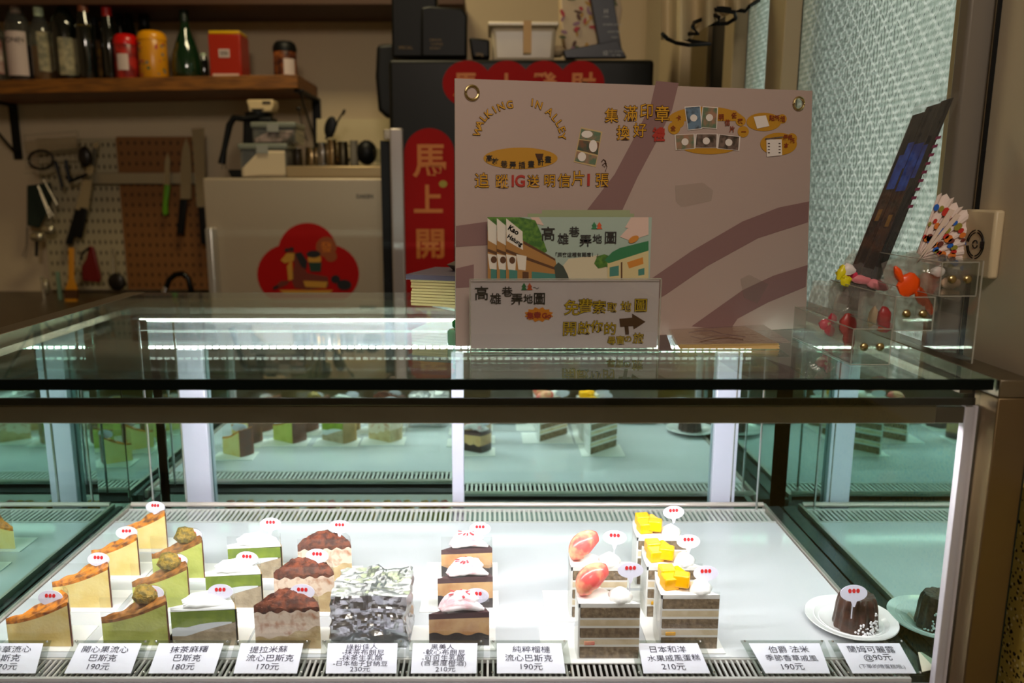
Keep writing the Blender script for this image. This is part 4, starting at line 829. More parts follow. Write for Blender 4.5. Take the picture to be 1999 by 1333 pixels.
# round speaker box on wall
sb = thing('wall_chime', 'cream wall box with a round slotted speaker on the right wall', 'wall box', PX(1926, 540, XW-.012))
y0_, y1_ = PX(1958, 475, XW).y, PX(1893, 475, XW).y; z0_, z1_ = PX(1926, 541, XW).z, PX(1926, 409, XW).z
obj('housing', B().box(XW-.012, XW-.0005, y0_, y1_, z0_, z1_), mat('cream_plastic', (206, 188, 152), .45), sb, bev=.003)
cy_, cz_ = (y0_+y1_)/2, PX(1926, 477, XW).z; b = B()
for r, segs in ((.0165, 4), (.0135, 4), (.0045, 4)):
    for k in range(segs):
        a0 = 2*math.pi*k/segs+.15; a1 = a0+2*math.pi/segs-.3
        b.tube([(XW-.0125, cy_+r*math.cos(a0+(a1-a0)*i/8), cz_+r*math.sin(a0+(a1-a0)*i/8)) for i in range(9)], .0007, 5)
obj('speaker_slots', b, black, sb); obj('sensor', B().box(XW-.0135, XW-.0118, cy_-.017, cy_-.011, cz_-.004, cz_+.004), black, sb)
tp2 = PX(1921, 302, XW-.001); dmy = thing('wall_scribble', 'small dark handwritten mark on the right wall beside the frame', 'mark', tp2); lettering(dmy, bink, [('占', tp2+V((-.001, 0, 0)), V((0, -1, 0)), V((0, 0, 1)), .014, -.0001)])
# curtain over the window top
cu_ = thing('cafe_curtain', 'sheer cream curtain with black ruffled hem above the board', 'curtain', PD(1375, 40, 1.75))
hem = [(1293, -60), (1293, 68), (1320, 84), (1345, 88), (1385, 86), (1330, 72), (1362, 66), (1352, 52), (1372, 38), (1400, 30), (1402, 44), (1378, 48), (1420, 46), (1436, 36), (1434, 24), (1380, 14), (1420, 18), (1455, 22), (1463, 12), (1480, 0), (1480, -60)]
hp = [(1293, 66), (1303, 76), (1320, 84), (1345, 88), (1385, 86), (1350, 80), (1330, 74), (1345, 66), (1362, 66), (1352, 52), (1355, 44), (1370, 38), (1390, 28), (1404, 34), (1402, 46), (1380, 48), (1420, 46), (1436, 36), (1434, 24), (1405, 20), (1375, 16), (1410, 16), (1455, 22), (1463, 12), (1482, 0)]
def curt(u, v):
    x = 1290+190*u; yb = 78 if u < .3 else 78-78*((u-.3)/.7)**.8
    return PD(x, -90+(yb+90)*(1-v), 1.75+.03*math.sin(u*22)+.01*v)
b = B(); b.grid(curt, 50, 8); obj('sheer_fabric', b, mat('sheer_cream', (206, 186, 146), .8, alpha=.9), cu_)
b = B(); b.tube([PD(x, y, 1.74+.02*math.sin(i*1.3)) for i, (x, y) in enumerate(hp)], .0042, 6); obj('ruffled_hem', b, black, cu_)

# ================================================================ KITCHEN
# silver fridge
d1 = 2.50; fx0, fx1 = PD(401, 450, d1).x, PD(757, 450, d1).x; ft = PD(600, 347, d1).z
silver = mat('silver_door', (182, 166, 142), .42, .35)
fr = thing('silver_fridge', 'silver two-door fridge with a red sticker, behind the display case', 'fridge', ((fx0+fx1)/2, d1+.27, 0))
zsp = .62
obj('body', B().box(fx0+.004, fx1-.004, d1+.04, YB-.02, .02, ft-.002), mat('fridge_side', (120, 112, 100), .5), fr, bev=.004)
obj('upper_door', B().box(fx0, fx1, d1, d1+.036, zsp+.006, ft), silver, fr, bev=.008, seg=3); obj('lower_door', B().box(fx0, fx1, d1, d1+.036, .03, zsp-.006), silver, fr, bev=.008, seg=3)
hx = PD(412, 500, d1-.04); obj('door_handle', B().box(hx.x-.014, hx.x+.012, d1-.045, d1+.0, .66, PD(412, 444, d1-.04).z), mat('handle_silver', (190, 186, 178), .3, .6), fr, bev=.008, seg=3)
f2 = Plane(V((0, d1, 1)), V((0, -1, 0))); lettering(fr, mat('badge_grey', (60, 56, 50), .4), [f2.txt('DAKEN', 712, 383, 10, .3)])
red = mat('sticker_red', (172, 12, 8), .6, spec=.15); gld = mat('sticker_gold', (214, 118, 22), .5)
b = B()
b.poly(f2.pts(ellpts(600, 490, 57, 55, 32), .0008)).poly(f2.pts(ellpts(562, 535, 60, 58, 32), .0010)).poly(f2.pts(ellpts(640, 535, 61, 58, 32), .0012)).poly(f2.pts(rect(540, 520, 660, 590), .0014))
obj('cloud_sticker', b, red, fr, smooth=False)
hb_ = mat('horse_brown', (110, 38, 16), .5); hy = mat('horse_yellow', (196, 140, 40), .5); hk = mat('horse_black', (16, 14, 14), .5); hs = mat('coin_gold', (150, 72, 20), .5)
b = B(); P_ = lambda pts, mi, l: b.poly(f2.pts(pts, l), mi)
P_(ellpts(637, 482, 20, 20), 3, .0018); P_(ellpts(646, 500, 12, 11), 3, .0019)
P_([(562, 492), (572, 490), (592, 520), (600, 533), (640, 540), (642, 560), (600, 566), (575, 562), (568, 545), (575, 515)], 0, .0020); P_([(548, 508), (560, 494), (575, 494), (574, 508), (556, 514)], 1, .0022)
P_([(560, 520), (570, 505), (572, 545), (563, 548)], 1, .0023); P_([(575, 494), (588, 492), (600, 510), (598, 526), (588, 520)], 2, .0024); P_(ellpts(560, 488, 5, 4, 10), 2, .0025); P_(ellpts(569, 486, 5, 4, 10), 2, .0025)
P_([(534, 562), (548, 548), (566, 548), (560, 556), (545, 562)], 0, .0024); P_([(532, 560), (542, 556), (544, 562), (534, 566)], 2, .0026)
P_([(592, 548), (640, 550), (636, 562), (596, 560)], 1, .0026); P_(ellpts(614, 506, 13, 12), 1, .0026); P_(ellpts(612, 496, 14, 7), 2, .0028); P_([(602, 512), (628, 512), (626, 530), (606, 530)], 4, .0030); P_(ellpts(655, 545, 9, 8), 2, .0026); P_(ellpts(672, 556, 14, 10), 2, .0026)
P_([(545, 566), (650, 566), (642, 574), (556, 574)], 1, .0024)
obj('horse_drawing', b, [hb_, hy, hk, hs, mat('vest_green', (14, 50, 34), .5)], fr, smooth=False); lettering(fr, gld, [f2.txt('發', 637, 482, 22, .2, 0, .0030)])
# black fridge
d2 = 2.22; gx0, gx1 = PD(762, 300, d2).x, PD(1271, 300, d2).x; gt = PD(1000, 116, d2).z
bf = thing('black_fridge', 'tall black fridge with red scalloped banner and gold characters', 'fridge', ((gx0+gx1)/2, d2+.3, 0))
bm_ = mat('black_fridge_paint', (26, 26, 22), .4, spec=.2)
obj('body', B().box(gx0+.003, gx1-.003, d2+.052, d2+.56, .02, gt), bm_, bf, bev=.008, seg=3); obj('door', B().box(gx0, gx1, d2, d2+.05, .03, gt), bm_, bf, bev=.01, seg=3)
g2 = Plane(V((0, d2, 1)), V((0, -1, 0))); b = B()
for i, cx in enumerate((912, 990, 1062, 1135)): b.poly(g2.pts(ellpts(cx, 163, 48 if i == 0 else 45, 45, 36), .0010+.00015*i))
b.poly(g2.pts(rect(900, 160, 1150, 200), .0020))
b.poly(g2.pts(ellpts(838, 300, 49, 50, 36), .0010)).poly(g2.pts(rect(789, 300, 887, 800), .0012))
obj('red_banner', b, red, bf, smooth=False)
lettering(bf, gld, [g2.txt('馬', 838, 314, 70, 1.5, 0, .003), g2.txt('上', 836, 388, 60, 1.5, 0, .003), g2.txt('開', 840, 476, 62, 1.5, 0, .003), g2.txt('發', 838, 560, 62, 1.5, 0, .003)]+[g2.txt(c_, x, 166, 50, 1.5, 0, .003) for c_, x in (('馬', 908), ('上', 990), ('發', 1062), ('財', 1138))], name='gold_lettering')
obj('fruit_print', B().poly(g2.pts(ellpts(865, 359, 8, 7), .003)), mat('lime_print', (170, 150, 20), .5), bf, smooth=False)
obj('side_trim', B().box(PD(763, 400, d2-.02).x, PD(789, 400, d2-.02).x, d2-.02, d2-.002, .1, PD(775, 250, d2-.02).z), mat('trim_silver', (176, 166, 160), .35, .5), bf, bev=.005)
obj('trim_cap', B().box(PD(752, 400, d2-.02).x, PD(766, 400, d2-.02).x, d2-.018, d2-.001, PD(760, 272, d2-.02).z, PD(760, 252, d2-.02).z), steel, bf, bev=.002)
obj('door_gasket', B().box(PD(746, 400, d2+.02).x, PD(762, 400, d2+.02).x, d2+.01, d2+.05, .1, PD(760, 275, d2+.02).z), black, bf)
p = PD(745, 155, 2.6); tag(obj('hanging_black_bag', B().prism([PD(x, y, 2.62) for x, y in [(735, 86), (772, 84), (775, 235), (752, 228), (738, 215), (732, 150)]], (0, .05, 0)), black, bev=.012, seg=3), 'rounded black case hanging behind the left edge of the black fridge', 'case')
tag(obj('pale_box', B().prism([PD(x, y, 2.9) for x, y in [(618, 232), (760, 232), (760, 347), (618, 347)]], (0, .06, 0)), mat('pale_board', (206, 188, 146), .7)), 'pale board leaning on the wall behind the milk jugs', 'board')
# things on the black fridge
def bagbox(name, lab, cat, P, d, th, m, bev=.006, grp=None, txt=None, tm=None):
    t = thing(name, lab, cat, PD(sum(x for x, y in P)/len(P), max(y for x, y in P), d), grp); obj('packet', B().prism([PD(x, y, d) for x, y in P], (0, th, 0)), m, t, bev=bev)
    if txt:
        pl_ = Plane(V((0, d, 1)), V((0, -1, 0))); lettering(t, tm, [pl_.txt(*q_) for q_ in txt])
    return t
blk = mat('black_foil_bag', (16, 16, 13), .45, spec=.2); gtxt = mat('dull_gold_ink', (120, 92, 40), .5); wtx = mat('white_ink', (200, 200, 196), .5)
bagbox('coffee_bag', 'tall black coffee bag at the left on the black fridge', 'bag', [(763, -60), (852, -60), (854, 112), (765, 112)], 2.32, .08, blk, txt=[('SPECIAL', 792, 93, 8, 0)], tm=gtxt)
bagbox('coffee_bag', 'square black coffee bag with rounded shoulders and gold print on the fridge', 'bag', [(822, 14), (838, 11), (903, 16), (912, 30), (911, 112), (822, 112)], 2.27, .06, blk, txt=[('ORIGIN', 850, 78, 7, 0), ('COFFEE', 853, 86, 7, 0), ('ROAST', 850, 94, 7, 0)], tm=gtxt)
bagbox('coffee_bag', 'small black tapered packet between the square bag and plastic tub', 'bag', [(915, 72), (956, 77), (956, 113), (921, 113)], 2.27, .05, blk, txt=[('200g', 936, 107, 8, .2)], tm=gtxt)
tub = thing('plastic_tub', 'translucent white plastic tub with lid on the black fridge', 'tub', PD(1024, 113, 2.27))
tz0, tz1 = gt+.0008, PD(1024, 52, 2.27).z; ta, tb = PD(957, 80, 2.27).x, PD(1088, 80, 2.27).x
obj('tub_body', B().prism([(ta+.008, 2.27, tz0), (tb-.008, 2.27, tz0), (tb-.002, 2.27, tz1), (ta+.002, 2.27, tz1)], (0, .16, 0)), mat('milky_plastic', (226, 210, 180), .3, alpha=.75), tub, bev=.012, seg=3)
obj('tub_lid', B().box(ta-.006, tb+.004, 2.26, 2.44, tz1, tz1+.012), mat('milky_lid', (232, 216, 186), .3), tub, bev=.004)
b = B()
for i in range(6): b.ball((ta+.04+.03*i, 2.35, tz0+.03+.01*(i % 2)), (.022, .03, .016), 10, 6, nz=.3)
obj('packets_inside', b, mat('pale_packets', (214, 190, 150), .6), tub); obj('tape', B().box(PD(1022, 60, 2.25).x, PD(1038, 60, 2.25).x, 2.257, 2.259, tz1-.07, tz1+.013), mat('tape_tan', (206, 160, 92), .5), tub)
fbp = bagbox('floral_bag', 'cream paper bag with scattered flower and leaf print on the fridge', 'bag', [(1093, -30), (1206, -30), (1215, 20), (1200, 100), (1108, 112), (1096, 50)], 2.33, .07, mat('floral_paper', (206, 184, 152), .6), .004)
b = B(); fl2 = Plane(V((0, 2.33, 1)), V((0, -1, 0)))
for i in range(46):
    x, y = random.uniform(1098, 1204), random.uniform(-20, 96); b.poly(fl2.pts(ellpts(x, y, random.uniform(2, 4), random.uniform(5, 9), 8, rot=random.uniform(0, 180)), .0012+.00005*i), i % 5)
obj('flower_print', b, [mat('petal_red', (178, 52, 60), .6), mat('petal_green', (86, 92, 50), .6), mat('petal_brown', (92, 56, 40), .6), mat('petal_ochre', (186, 140, 50), .6), mat('petal_mauve', (150, 110, 130), .6)], fbp, smooth=False)
nav = mat('navy_packet', (24, 24, 34), .4)
bagbox('coffee_packet', 'upright navy packet with white printed labels in front of floral bag', 'packet', [(1150, -20), (1196, -20), (1214, 96), (1172, 100)], 2.30, .02, nav, .002, txt=[('H', 1183, 22, 12, 0), ('coffee', 1183, 32, 5, 0), ('PANAMA GEISHA', 1196, 48, 5, 0), ('washed 100g', 1198, 62, 5, 0), ('roast 2', 1200, 72, 5, 0)], tm=wtx)
bagbox('coffee_packet', 'flat navy packet with white print lying under the floral bag', 'packet', [(1100, 98), (1205, 78), (1224, 112), (1104, 113)], 2.26, .03, nav, .002, txt=[('田', 1182, 104, 10, 0), ('No. 12 blend', 1203, 100, 5, 0), ('net 100g', 1203, 108, 5, 0)], tm=wtx)
# things on silver fridge
zt_ = ft+.0006
def onf(px): return PD(px, 340, 2.6).x
tr = thing('steel_tray', 'pale steel tray on the silver fridge under the milk jugs', 'tray', (onf(660), 2.66, zt_)); ttz = PD(660, 324, 2.56).z
obj('tray_body', B().box(PD(558, 335, 2.56).x, PD(757, 335, 2.56).x, 2.56, 2.85, zt_, ttz), mat('tray_metal', (176, 152, 112), .35, .5), tr, bev=.004); obj('tray_mat', B().box(PD(562, 335, 2.56).x, PD(752, 335, 2.56).x, 2.57, 2.84, ttz+.0002, ttz+.002), mat('tray_mat', (70, 62, 50), .8), tr)
def foodbox(x0, x1, yt, yb, d, lab, fill, fy, zb):
    s = PD(x0, yb, d); e = PD(x1, yt, d); t = thing('food_container', lab, 'food container', ((s.x+e.x)/2, d, zb), 'clip-lid food containers on the silver fridge'); z1 = e.z
    obj('box_body', B().box(s.x, e.x, d, d+.13, zb+.0004, z1-.016), glass('container_plastic', (214, 216, 206), .06, .9, .1, .12), t, bev=.006)
    obj('box_lid', B().box(s.x-.004, e.x+.004, d-.004, d+.134, z1-.018, z1), mat('container_lid', (124, 128, 114), .35), t, bev=.005, seg=3)
    obj('contents', B().grid(lambda u, v: V((s.x+.005+(e.x-s.x-.01)*u, d+.004, zb+.003+v*(z1-zb-.02)*fy*(1 if u > .4 else .3+1.6*u))), 14, 8), fill, t, solid=.01)
    obj('clip', B().box((s.x+e.x)/2-.018, (s.x+e.x)/2+.018, d-.006, d-.004, z1-.03, z1-.006), mat('container_clip', (150, 150, 140), .3), t); return z1
z1 = foodbox(470, 558, 280, 346, 2.56, 'lower clip-lid container holding white powder on the silver fridge', mat('white_powder', (206, 186, 152), .9), .95, zt_)
foodbox(493, 575, 238, 280, 2.57, 'upper clip-lid container holding small packets stacked on the lower one', mat('packet_mix', (150, 130, 120), .6, c2=(60, 56, 40), nscale=30), .8, z1+.0005)
cm = thing('coffee_grinder', 'black coffee grinder with long bent arm and pale hopper behind the containers', 'coffee grinder', (onf(480), 2.78, zt_)); D3 = 2.75
obj('column', B().prism([PD(x, y, D3) for x, y in [(474, 228), (530, 228), (532, 330), (472, 330)]], (0, .08, 0)), black, cm, bev=.006)
obj('base', B().prism([PD(x, y, D3-.06) for x, y in [(444, 331), (505, 331), (505, 346), (450, 346)]], (0, .14, 0)), black, cm, bev=.004)
obj('arm', B().tube([PD(x, y, D3) for x, y in [(505, 228), (478, 232), (457, 230), (448, 244), (438, 290), (433, 320)]], [.010, .010, .011, .011, .009, .013], 10), black, cm)
obj('tips', B().tube([PD(434, 318, D3), PD(433, 330, D3)], .002, 6).tube([PD(440, 318, D3), PD(441, 330, D3)], .002, 6), chrome, cm)
obj('hopper', B().prism([PD(x, y, D3) for x, y in [(480, 196), (486, 194), (533, 194), (534, 206), (530, 218), (486, 220), (484, 208)]], (0, .07, 0)), mat('hopper_cream', (214, 190, 144), .4), cm, bev=.005)
obj('collar', B().lathe(PD(506, 232, D3+.04), [(.042, 0), (.046, .01), (.046, .02), (.03, .024)], 24), black, cm); obj('funnel', B().prism([PD(x, y, D3-.003) for x, y in [(489, 212), (516, 212), (504, 222), (500, 222)]], (0, .002, 0)), black, cm)
obj('label', B().prism([PD(x, y, D3-.002) for x, y in [(512, 197), (528, 197), (528, 203), (512, 203)]], (0, .001, 0)), mat('label_brown', (60, 50, 30), .5), cm)
def jug(px0, px1, yt, lab, m, d=2.64, name='milk_jug', cat='jug', n_=24, hdl=True):
    a = PD(px0, yt, d); b2 = PD(px1, yt, d); r = (b2.x-a.x)/2; z0 = ttz+.0026; h = a.z-z0; t = thing(name, lab, cat, ((a.x+b2.x)/2, d+r, z0), 'steel jugs and cups on the tray')
    obj('cup', B().lathe((0, 0, 0), [(r*.96, 0), (r, h*.1), (r*.97, h*.6), (r*.88, h*.9), (r*.95, h), (r*.85, h), (r*.8, h*.85), (r*.85, .004), (.001, .004)], n_), m, t, local=True)
    if hdl: obj('handle', B().tube([(r*.9, 0, h*.85), (r*1.35, 0, h*.8), (r*1.4, 0, h*.4), (r*.95, 0, h*.2)], .003, 8), m, t, local=True)
    return t
st2 = mat('jug_steel', (212, 186, 140), .16, 1); 
jug(592, 618, 287, 'leftmost steel jug on the tray', st2); jug(612, 640, 278, 'steel jug second from the left, mirror finish', chrome); jug(636, 656, 272, 'tall bright gold-toned steel jug in the middle of the tray', st2); jug(656, 678, 276, 'dark steel jug right of the bright one', dsteel)
jug(680, 698, 274, 'plain grey cup near the right end of the tray', mat('grey_cup', (120, 112, 96), .5), hdl=False, name='cup', cat='cup'); jug(568, 588, 290, 'dark glass cup left of the jugs', mat('smoked_cup', (52, 42, 28), .2), hdl=False, name='cup', cat='cup')
kt = tag(obj('black_pot', B().ball(PD(716, 298, 2.66), (.034, .034, .040), 20, 12), black), 'round black pot at the right end of the tray', 'pot')
gl_ = tag(obj('glass_bowl', B().lathe(PD(744, 322, 2.62), [(.012, 0), (.02, .01), (.024, .05), (.022, .05), (.018, .012), (.001, .006)], 20, caps=False), acryl), 'clear glass at the far right of the tray', 'glass')
def spoon(P, r, tip, lab, m, d=2.72, name='spoon'):
    t = thing(name, lab, name, PD(*P[0], d)); obj('handle', B().tube([PD(x, y, d) for x, y in P], r, 8), m, t)
    if tip: obj('bowl', B().ball(PD(tip[0], tip[1], d), (tip[2]*.0018, .006, tip[3]*.0018), 14, 8, M3=Matrix.Rotation(math.radians(tip[4]), 3, 'Y')), m, t)
    return t
dk = mat('dark_metal', (40, 34, 26), .35, .4)
spoon([(600, 276), (590, 245), (583, 215)], .002, (583, 212, 5, 4, 0), 'long bar spoon with round dark head leaning left', dk)
spoon([(595, 270), (580, 258), (572, 244)], .004, (576, 250, 5, 9, -30), 'short dark ladle leaning left over the jugs', dk)
spoon([(636, 272), (642, 255)], .004, (645, 248, 11, 20, 15), 'large black spatula head standing in the jugs', black, name='spatula')
spoon([(648, 268), (660, 235), (672, 216)], .003, (671, 219, 3, 6, 25), 'thin dark spoon leaning right above the jugs', dk)
# ---------------------------------------------------------------- shelf with bottles
SX1 = PD(600, 160, 2.93).x; shz = 1.772; yS0, yS1 = 2.78, YB-.004; wood = mat('oak_shelf', (142, 88, 24), .5, c2=(108, 64, 14), nscale=14, stretch=(1, 6, 10))
tilt = .018; XS0 = -2.3; zf = lambda x: shz-tilt*(SX1-x)
sh = thing('wall_shelf', 'oak wall shelf with black brackets holding bottles and tins', 'shelf', ((XS0+SX1)/2, 2.95, zf(-1.4)-.04))
obj('board', B().prism([(XS0, yS0, zf(XS0)-.044), (SX1, yS0, zf(SX1)-.044), (SX1, yS0, zf(SX1)), (XS0, yS0, zf(XS0))], (0, yS1-yS0, 0)), wood, sh, bev=.002)
for px in (608, -2):
    x = PD(px, 220, 3.0).x; zz = zf(x)-.0445
    obj('bracket', B().box(x-.016, x+.016, yS1-.008, yS1-.002, zz-.2, zz).box(x-.016, x+.016, yS0+.03, yS1-.01, zz-.008, zz).prism([(x-.003, yS1-.01, zz-.19), (x+.003, yS1-.01, zz-.19), (x+.003, yS0+.05, zz-.01), (x-.003, yS0+.05, zz-.01)], (0, 0, .012)), black, sh, bev=.001)
tag(obj('upper_wall_shelf', B().box(-2.3, PD(765, 0, 2.9).x+.25, 2.82, YB-.004, PD(300, 9, 2.82).z, PD(300, 9, 2.82).z+.045), mat('dark_wood', (74, 44, 20), .6), bev=.002), 'dark wooden shelf above the bottles along the top edge', 'shelf')
gg = 'bottles and tins on the oak shelf'
def bottle(px0, px1, yt, lab, glassm, cap, prof=None, label=None, liquid=None, d=2.86, txt=None, capn=.2, shoulder=.62, neck=.3, lab_m=None, lx=(-.9, .9), ly=(.12, .5), name='bottle'):
    cx = (px0+px1)/2; p = PD(cx, 145, d); r = (px1-px0)/2*(d*.985)/F*.98; z0 = zf(p.x)+.0006; h = PD(cx, yt, d).z-z0
    t = thing(name, lab, 'bottle', (p.x, d, z0), gg)
    prof = prof or [(r*.9, 0), (r, .005), (r, h*shoulder), (r*.86, h*(shoulder+.07)), (r*neck*1.25, h*(shoulder+.2)), (r*neck, h*(1-capn)), (r*neck, h*.985)]
    obj('glass_body', B().lathe((0, 0, 0), prof, 28), glassm, t, local=True, ang=1)
    nk = prof[-1][0]; obj('cap', B().lathe((0, 0, h*(1-capn)), [(nk*1.15, 0), (nk*1.18, h*capn*.9), (nk*1.0, h*capn)], 18), cap, t, local=True)
    if liquid: obj('liquid', B().lathe((0, 0, .004), [(r*.86, 0), (r*.92, .005), (r*.92, h*.42)], 24), liquid, t, local=True)
    if lab_m:
        b = B(); nn = 12; a0, a1 = lx; ang0 = -math.pi/2+math.asin(max(-1, min(1, a0))); ang1 = -math.pi/2+math.asin(max(-1, min(1, a1)))
        b.grid(lambda u, v: V((1.012*r*math.cos(ang0+(ang1-ang0)*u), 1.012*r*math.sin(ang0+(ang1-ang0)*u), h*(ly[0]+(ly[1]-ly[0])*v))), nn, 2); obj('paper_label', b, lab_m, t, local=True)
        if txt: lettering(t, bink, [(s_, V((0, -1.03*r, h*zz_)), V((1, 0, 0)), V((0, 0, 1)), k*r, 0) for s_, zz_, k in txt], local=True)
    return t
gdark = mat('dark_bottle_glass', (12, 16, 12), .06, coat=1); gclr = glass('bottle_glass', (206, 214, 206), .06, .9, haze=.04); amber = mat('amber_liquid', (150, 92, 26), .1); ggrn = mat('green_bottle', (14, 44, 22), .1, coat=1)
lw = mat('label_white', (210, 190, 180), .6); lb = mat('label_beige', (170, 158, 122), .6, c2=(120, 116, 90), nscale=40)
pinkcap = mat('pink_cap', (226, 176, 160), .5); redcap = mat('red_cap', (176, 24, 20), .4); 
bottle(-26, 17, 28, 'clear bottle with red and white label at the left frame edge', gclr, pinkcap, lab_m=mat('label_redwhite', (200, 186, 170), .6, c2=(130, 40, 34), nscale=18), ly=(.12, .62), shoulder=.68)
bottle(21, 65, -8, 'clear syrup bottle with white almond label and pink cap', gclr, pinkcap, lab_m=lw, ly=(.07, .58), liquid=mat('brown_syrup', (50, 28, 18), .1), txt=[('MONIN', .48, .62)], shoulder=.66, neck=.36)
bottle(67, 107, 0, 'clear bottle half full of amber liquid with green capsule', gclr, mat('mint_cap', (190, 206, 170), .5), lab_m=lb, lx=(.1, .95), ly=(.12, .6), liquid=amber, shoulder=.6, neck=.38)
bottle(109, 158, -18, 'tall dark wine bottle with a beige label turned right', gdark, black, lab_m=lb, lx=(-.1, .95), ly=(.06, .47), shoulder=.62, neck=.28)
bottle(156, 190, 2, 'slim dark bottle with a yellow neck band', gdark, mat('brown_cap', (110, 56, 30), .5), shoulder=.66, neck=.5, d=2.84, lab_m=mat('yellow_band', (214, 176, 20), .5), ly=(.68, .682)); 
bottle(180, 204, 34, 'amber bottle with gold label behind the slim dark one', gdark, black, d=2.93, lab_m=mat('gold_label', (150, 110, 40), .6, c2=(90, 60, 30), nscale=40), ly=(.1, .65), shoulder=.68, neck=.6)
bottle(203, 233, -10, 'dark bottle with a long red neck capsule', gdark, redcap, shoulder=.55, neck=.5, capn=.28)
bottle(234, 250, 8, 'narrow black bottle at the back beside the red capsule', gdark, black, d=2.98, shoulder=.8, neck=.8, lab_m=None)
bottle(246, 274, -6, 'smoky dark bottle behind the red tin', gdark, black, d=2.97, shoulder=.5, neck=.45)
bottle(276, 303, 26, 'dark bottle with gold foil band behind the yellow tin', gdark, black, d=2.98, shoulder=.62, neck=.6)
p = PD(366, 145, 2.86); r = 28*2.82/F; z0 = zf(p.x); h = PD(366, 20, 2.86).z-z0
bottle(338, 395, 20, 'green pear-shaped brandy bottle with a short neck', ggrn, mat('dark_green_cap', (10, 26, 14), .4), prof=[(r*.8, 0), (r*.96, .01), (r, h*.16), (r*.9, h*.36), (r*.6, h*.56), (r*.34, h*.70), (r*.27, h*.78), (r*.27, h*.98)], capn=.17)
bottle(391, 408, 104, 'tiny dark bottle tucked beside the red caddy', gdark, mat('mint_cap', (190, 206, 170), .5), d=2.92, shoulder=.7, neck=.5)
def tin(px0, px1, yt, lab, m, lid, d=2.83, lidh=.2, name='tin', extra=None):
    cx = (px0+px1)/2; p = PD(cx, 145, d); r = (px1-px0)/2*(d*.985)/F*.98; z0 = zf(p.x)+.0006; h = PD(cx, yt, d).z-z0; t = thing(name, lab, 'tin', (p.x, d, z0), gg)
    obj('tin_body', B().lathe((0, 0, 0), [(r*.97, 0), (r, .003), (r, h*(1-lidh)), (r*.97, h*(1-lidh)+.002)], 32), m, t, local=True)
    obj('tin_lid', B().lathe((0, 0, h*(1-lidh)), [(r*1.03, 0), (r*1.03, h*lidh*.4), (r*.9, h*lidh*.8), (r*.7, h*lidh), (r*.1, h*lidh)], 32), lid, t, local=True, ang=1)
    return t, r, h
t, r, h = tin(228, 273, 68, 'round red tin with white label and domed red lid', mat('red_tin', (186, 44, 34), .3, c2=(120, 30, 26), nscale=30), mat('bright_red', (206, 20, 16), .25), lidh=.24)
b = B(); b.grid(lambda u, v: V((r*1.01*math.sin(-.45+.95*u), -r*1.01*math.cos(-.45+.95*u), h*(.18+.36*v))), 8, 1); obj('paper_label', b, lw, t, local=True)
t, r, h = tin(275, 328, 62, 'round yellow tin printed with small flowers', mat('yellow_tin', (210, 140, 20), .3), mat('yellow_lid', (232, 156, 14), .25), lidh=.2)
b = B()
for i in range(34):
    a = random.uniform(-1.3, 1.3); zz = random.uniform(.05, .75)*h; q = random.uniform(.003, .006)
    b.poly([V(((r*1.012)*math.sin(a+q/r*math.cos(k)), -(r*1.012)*math.cos(a+q/r*math.cos(k)), zz+q*math.sin(k))) for k in [2*math.pi*j/7 for j in range(7)]], i % 3)
obj('flower_print', b, [mat('petal_red', (178, 52, 60), .6), mat('print_grey', (110, 110, 100), .6), mat('petal_green', (86, 92, 50), .6)], t, local=True, smooth=False)
cd_ = thing('tea_caddy', 'square red tea caddy with yellow lid and barcode label', 'tin', (PD(438, 145, 2.84).x, 2.84, zf(PD(438, 145, 2.84).x)+.0006), gg)
zc0 = zf(PD(438, 145, 2.84).x)+.0006; zc1 = PD(438, 66, 2.82).z; xa, xb = PD(407, 100, 2.82).x, PD(470, 100, 2.82).x
obj('tin_body', B().box(xa, xb, 2.82, 2.92, zc0, zc1), mat('caddy_red', (166, 40, 20), .3), cd_, bev=.004); obj('tin_lid', B().box(xa+.002, xb-.002, 2.822, 2.918, zc1+.0003, zc1+.011), mat('caddy_lid', (222, 176, 20), .3), cd_, bev=.003)
obj('bottom_band', B().box(xa+.01, xb-.01, 2.8185, 2.8195, zc0+.003, zc0+.012), mat('band_cream', (214, 180, 160), .5), cd_)
obj('barcode_label', B().box(PD(427, 100, 2.82).x, PD(448, 100, 2.82).x, 2.818, 2.8195, PD(436, 112, 2.82).z, PD(436, 96, 2.82).z), lw, cd_)
b = B()
for i in range(7): xx = PD(430+2.4*i, 100, 2.82).x; b.box(xx, xx+.0018, 2.817, 2.8178, PD(436, 109, 2.82).z, PD(436, 99, 2.82).z)
obj('bars', b, black, cd_)
t, r, h = tin(536, 580, 82, 'small dark floral tin with white sticker at the right end of the shelf', mat('dark_floral_tin', (60, 26, 22), .3, c2=(150, 84, 40), nscale=26), black, lidh=.3)
b = B(); b.grid(lambda u, v: V((r*1.01*math.sin(.1+1.0*u), -r*1.01*math.cos(.1+1.0*u), h*(.02+.46*v))), 6, 1); obj('sticker', b, lw, t, local=True)
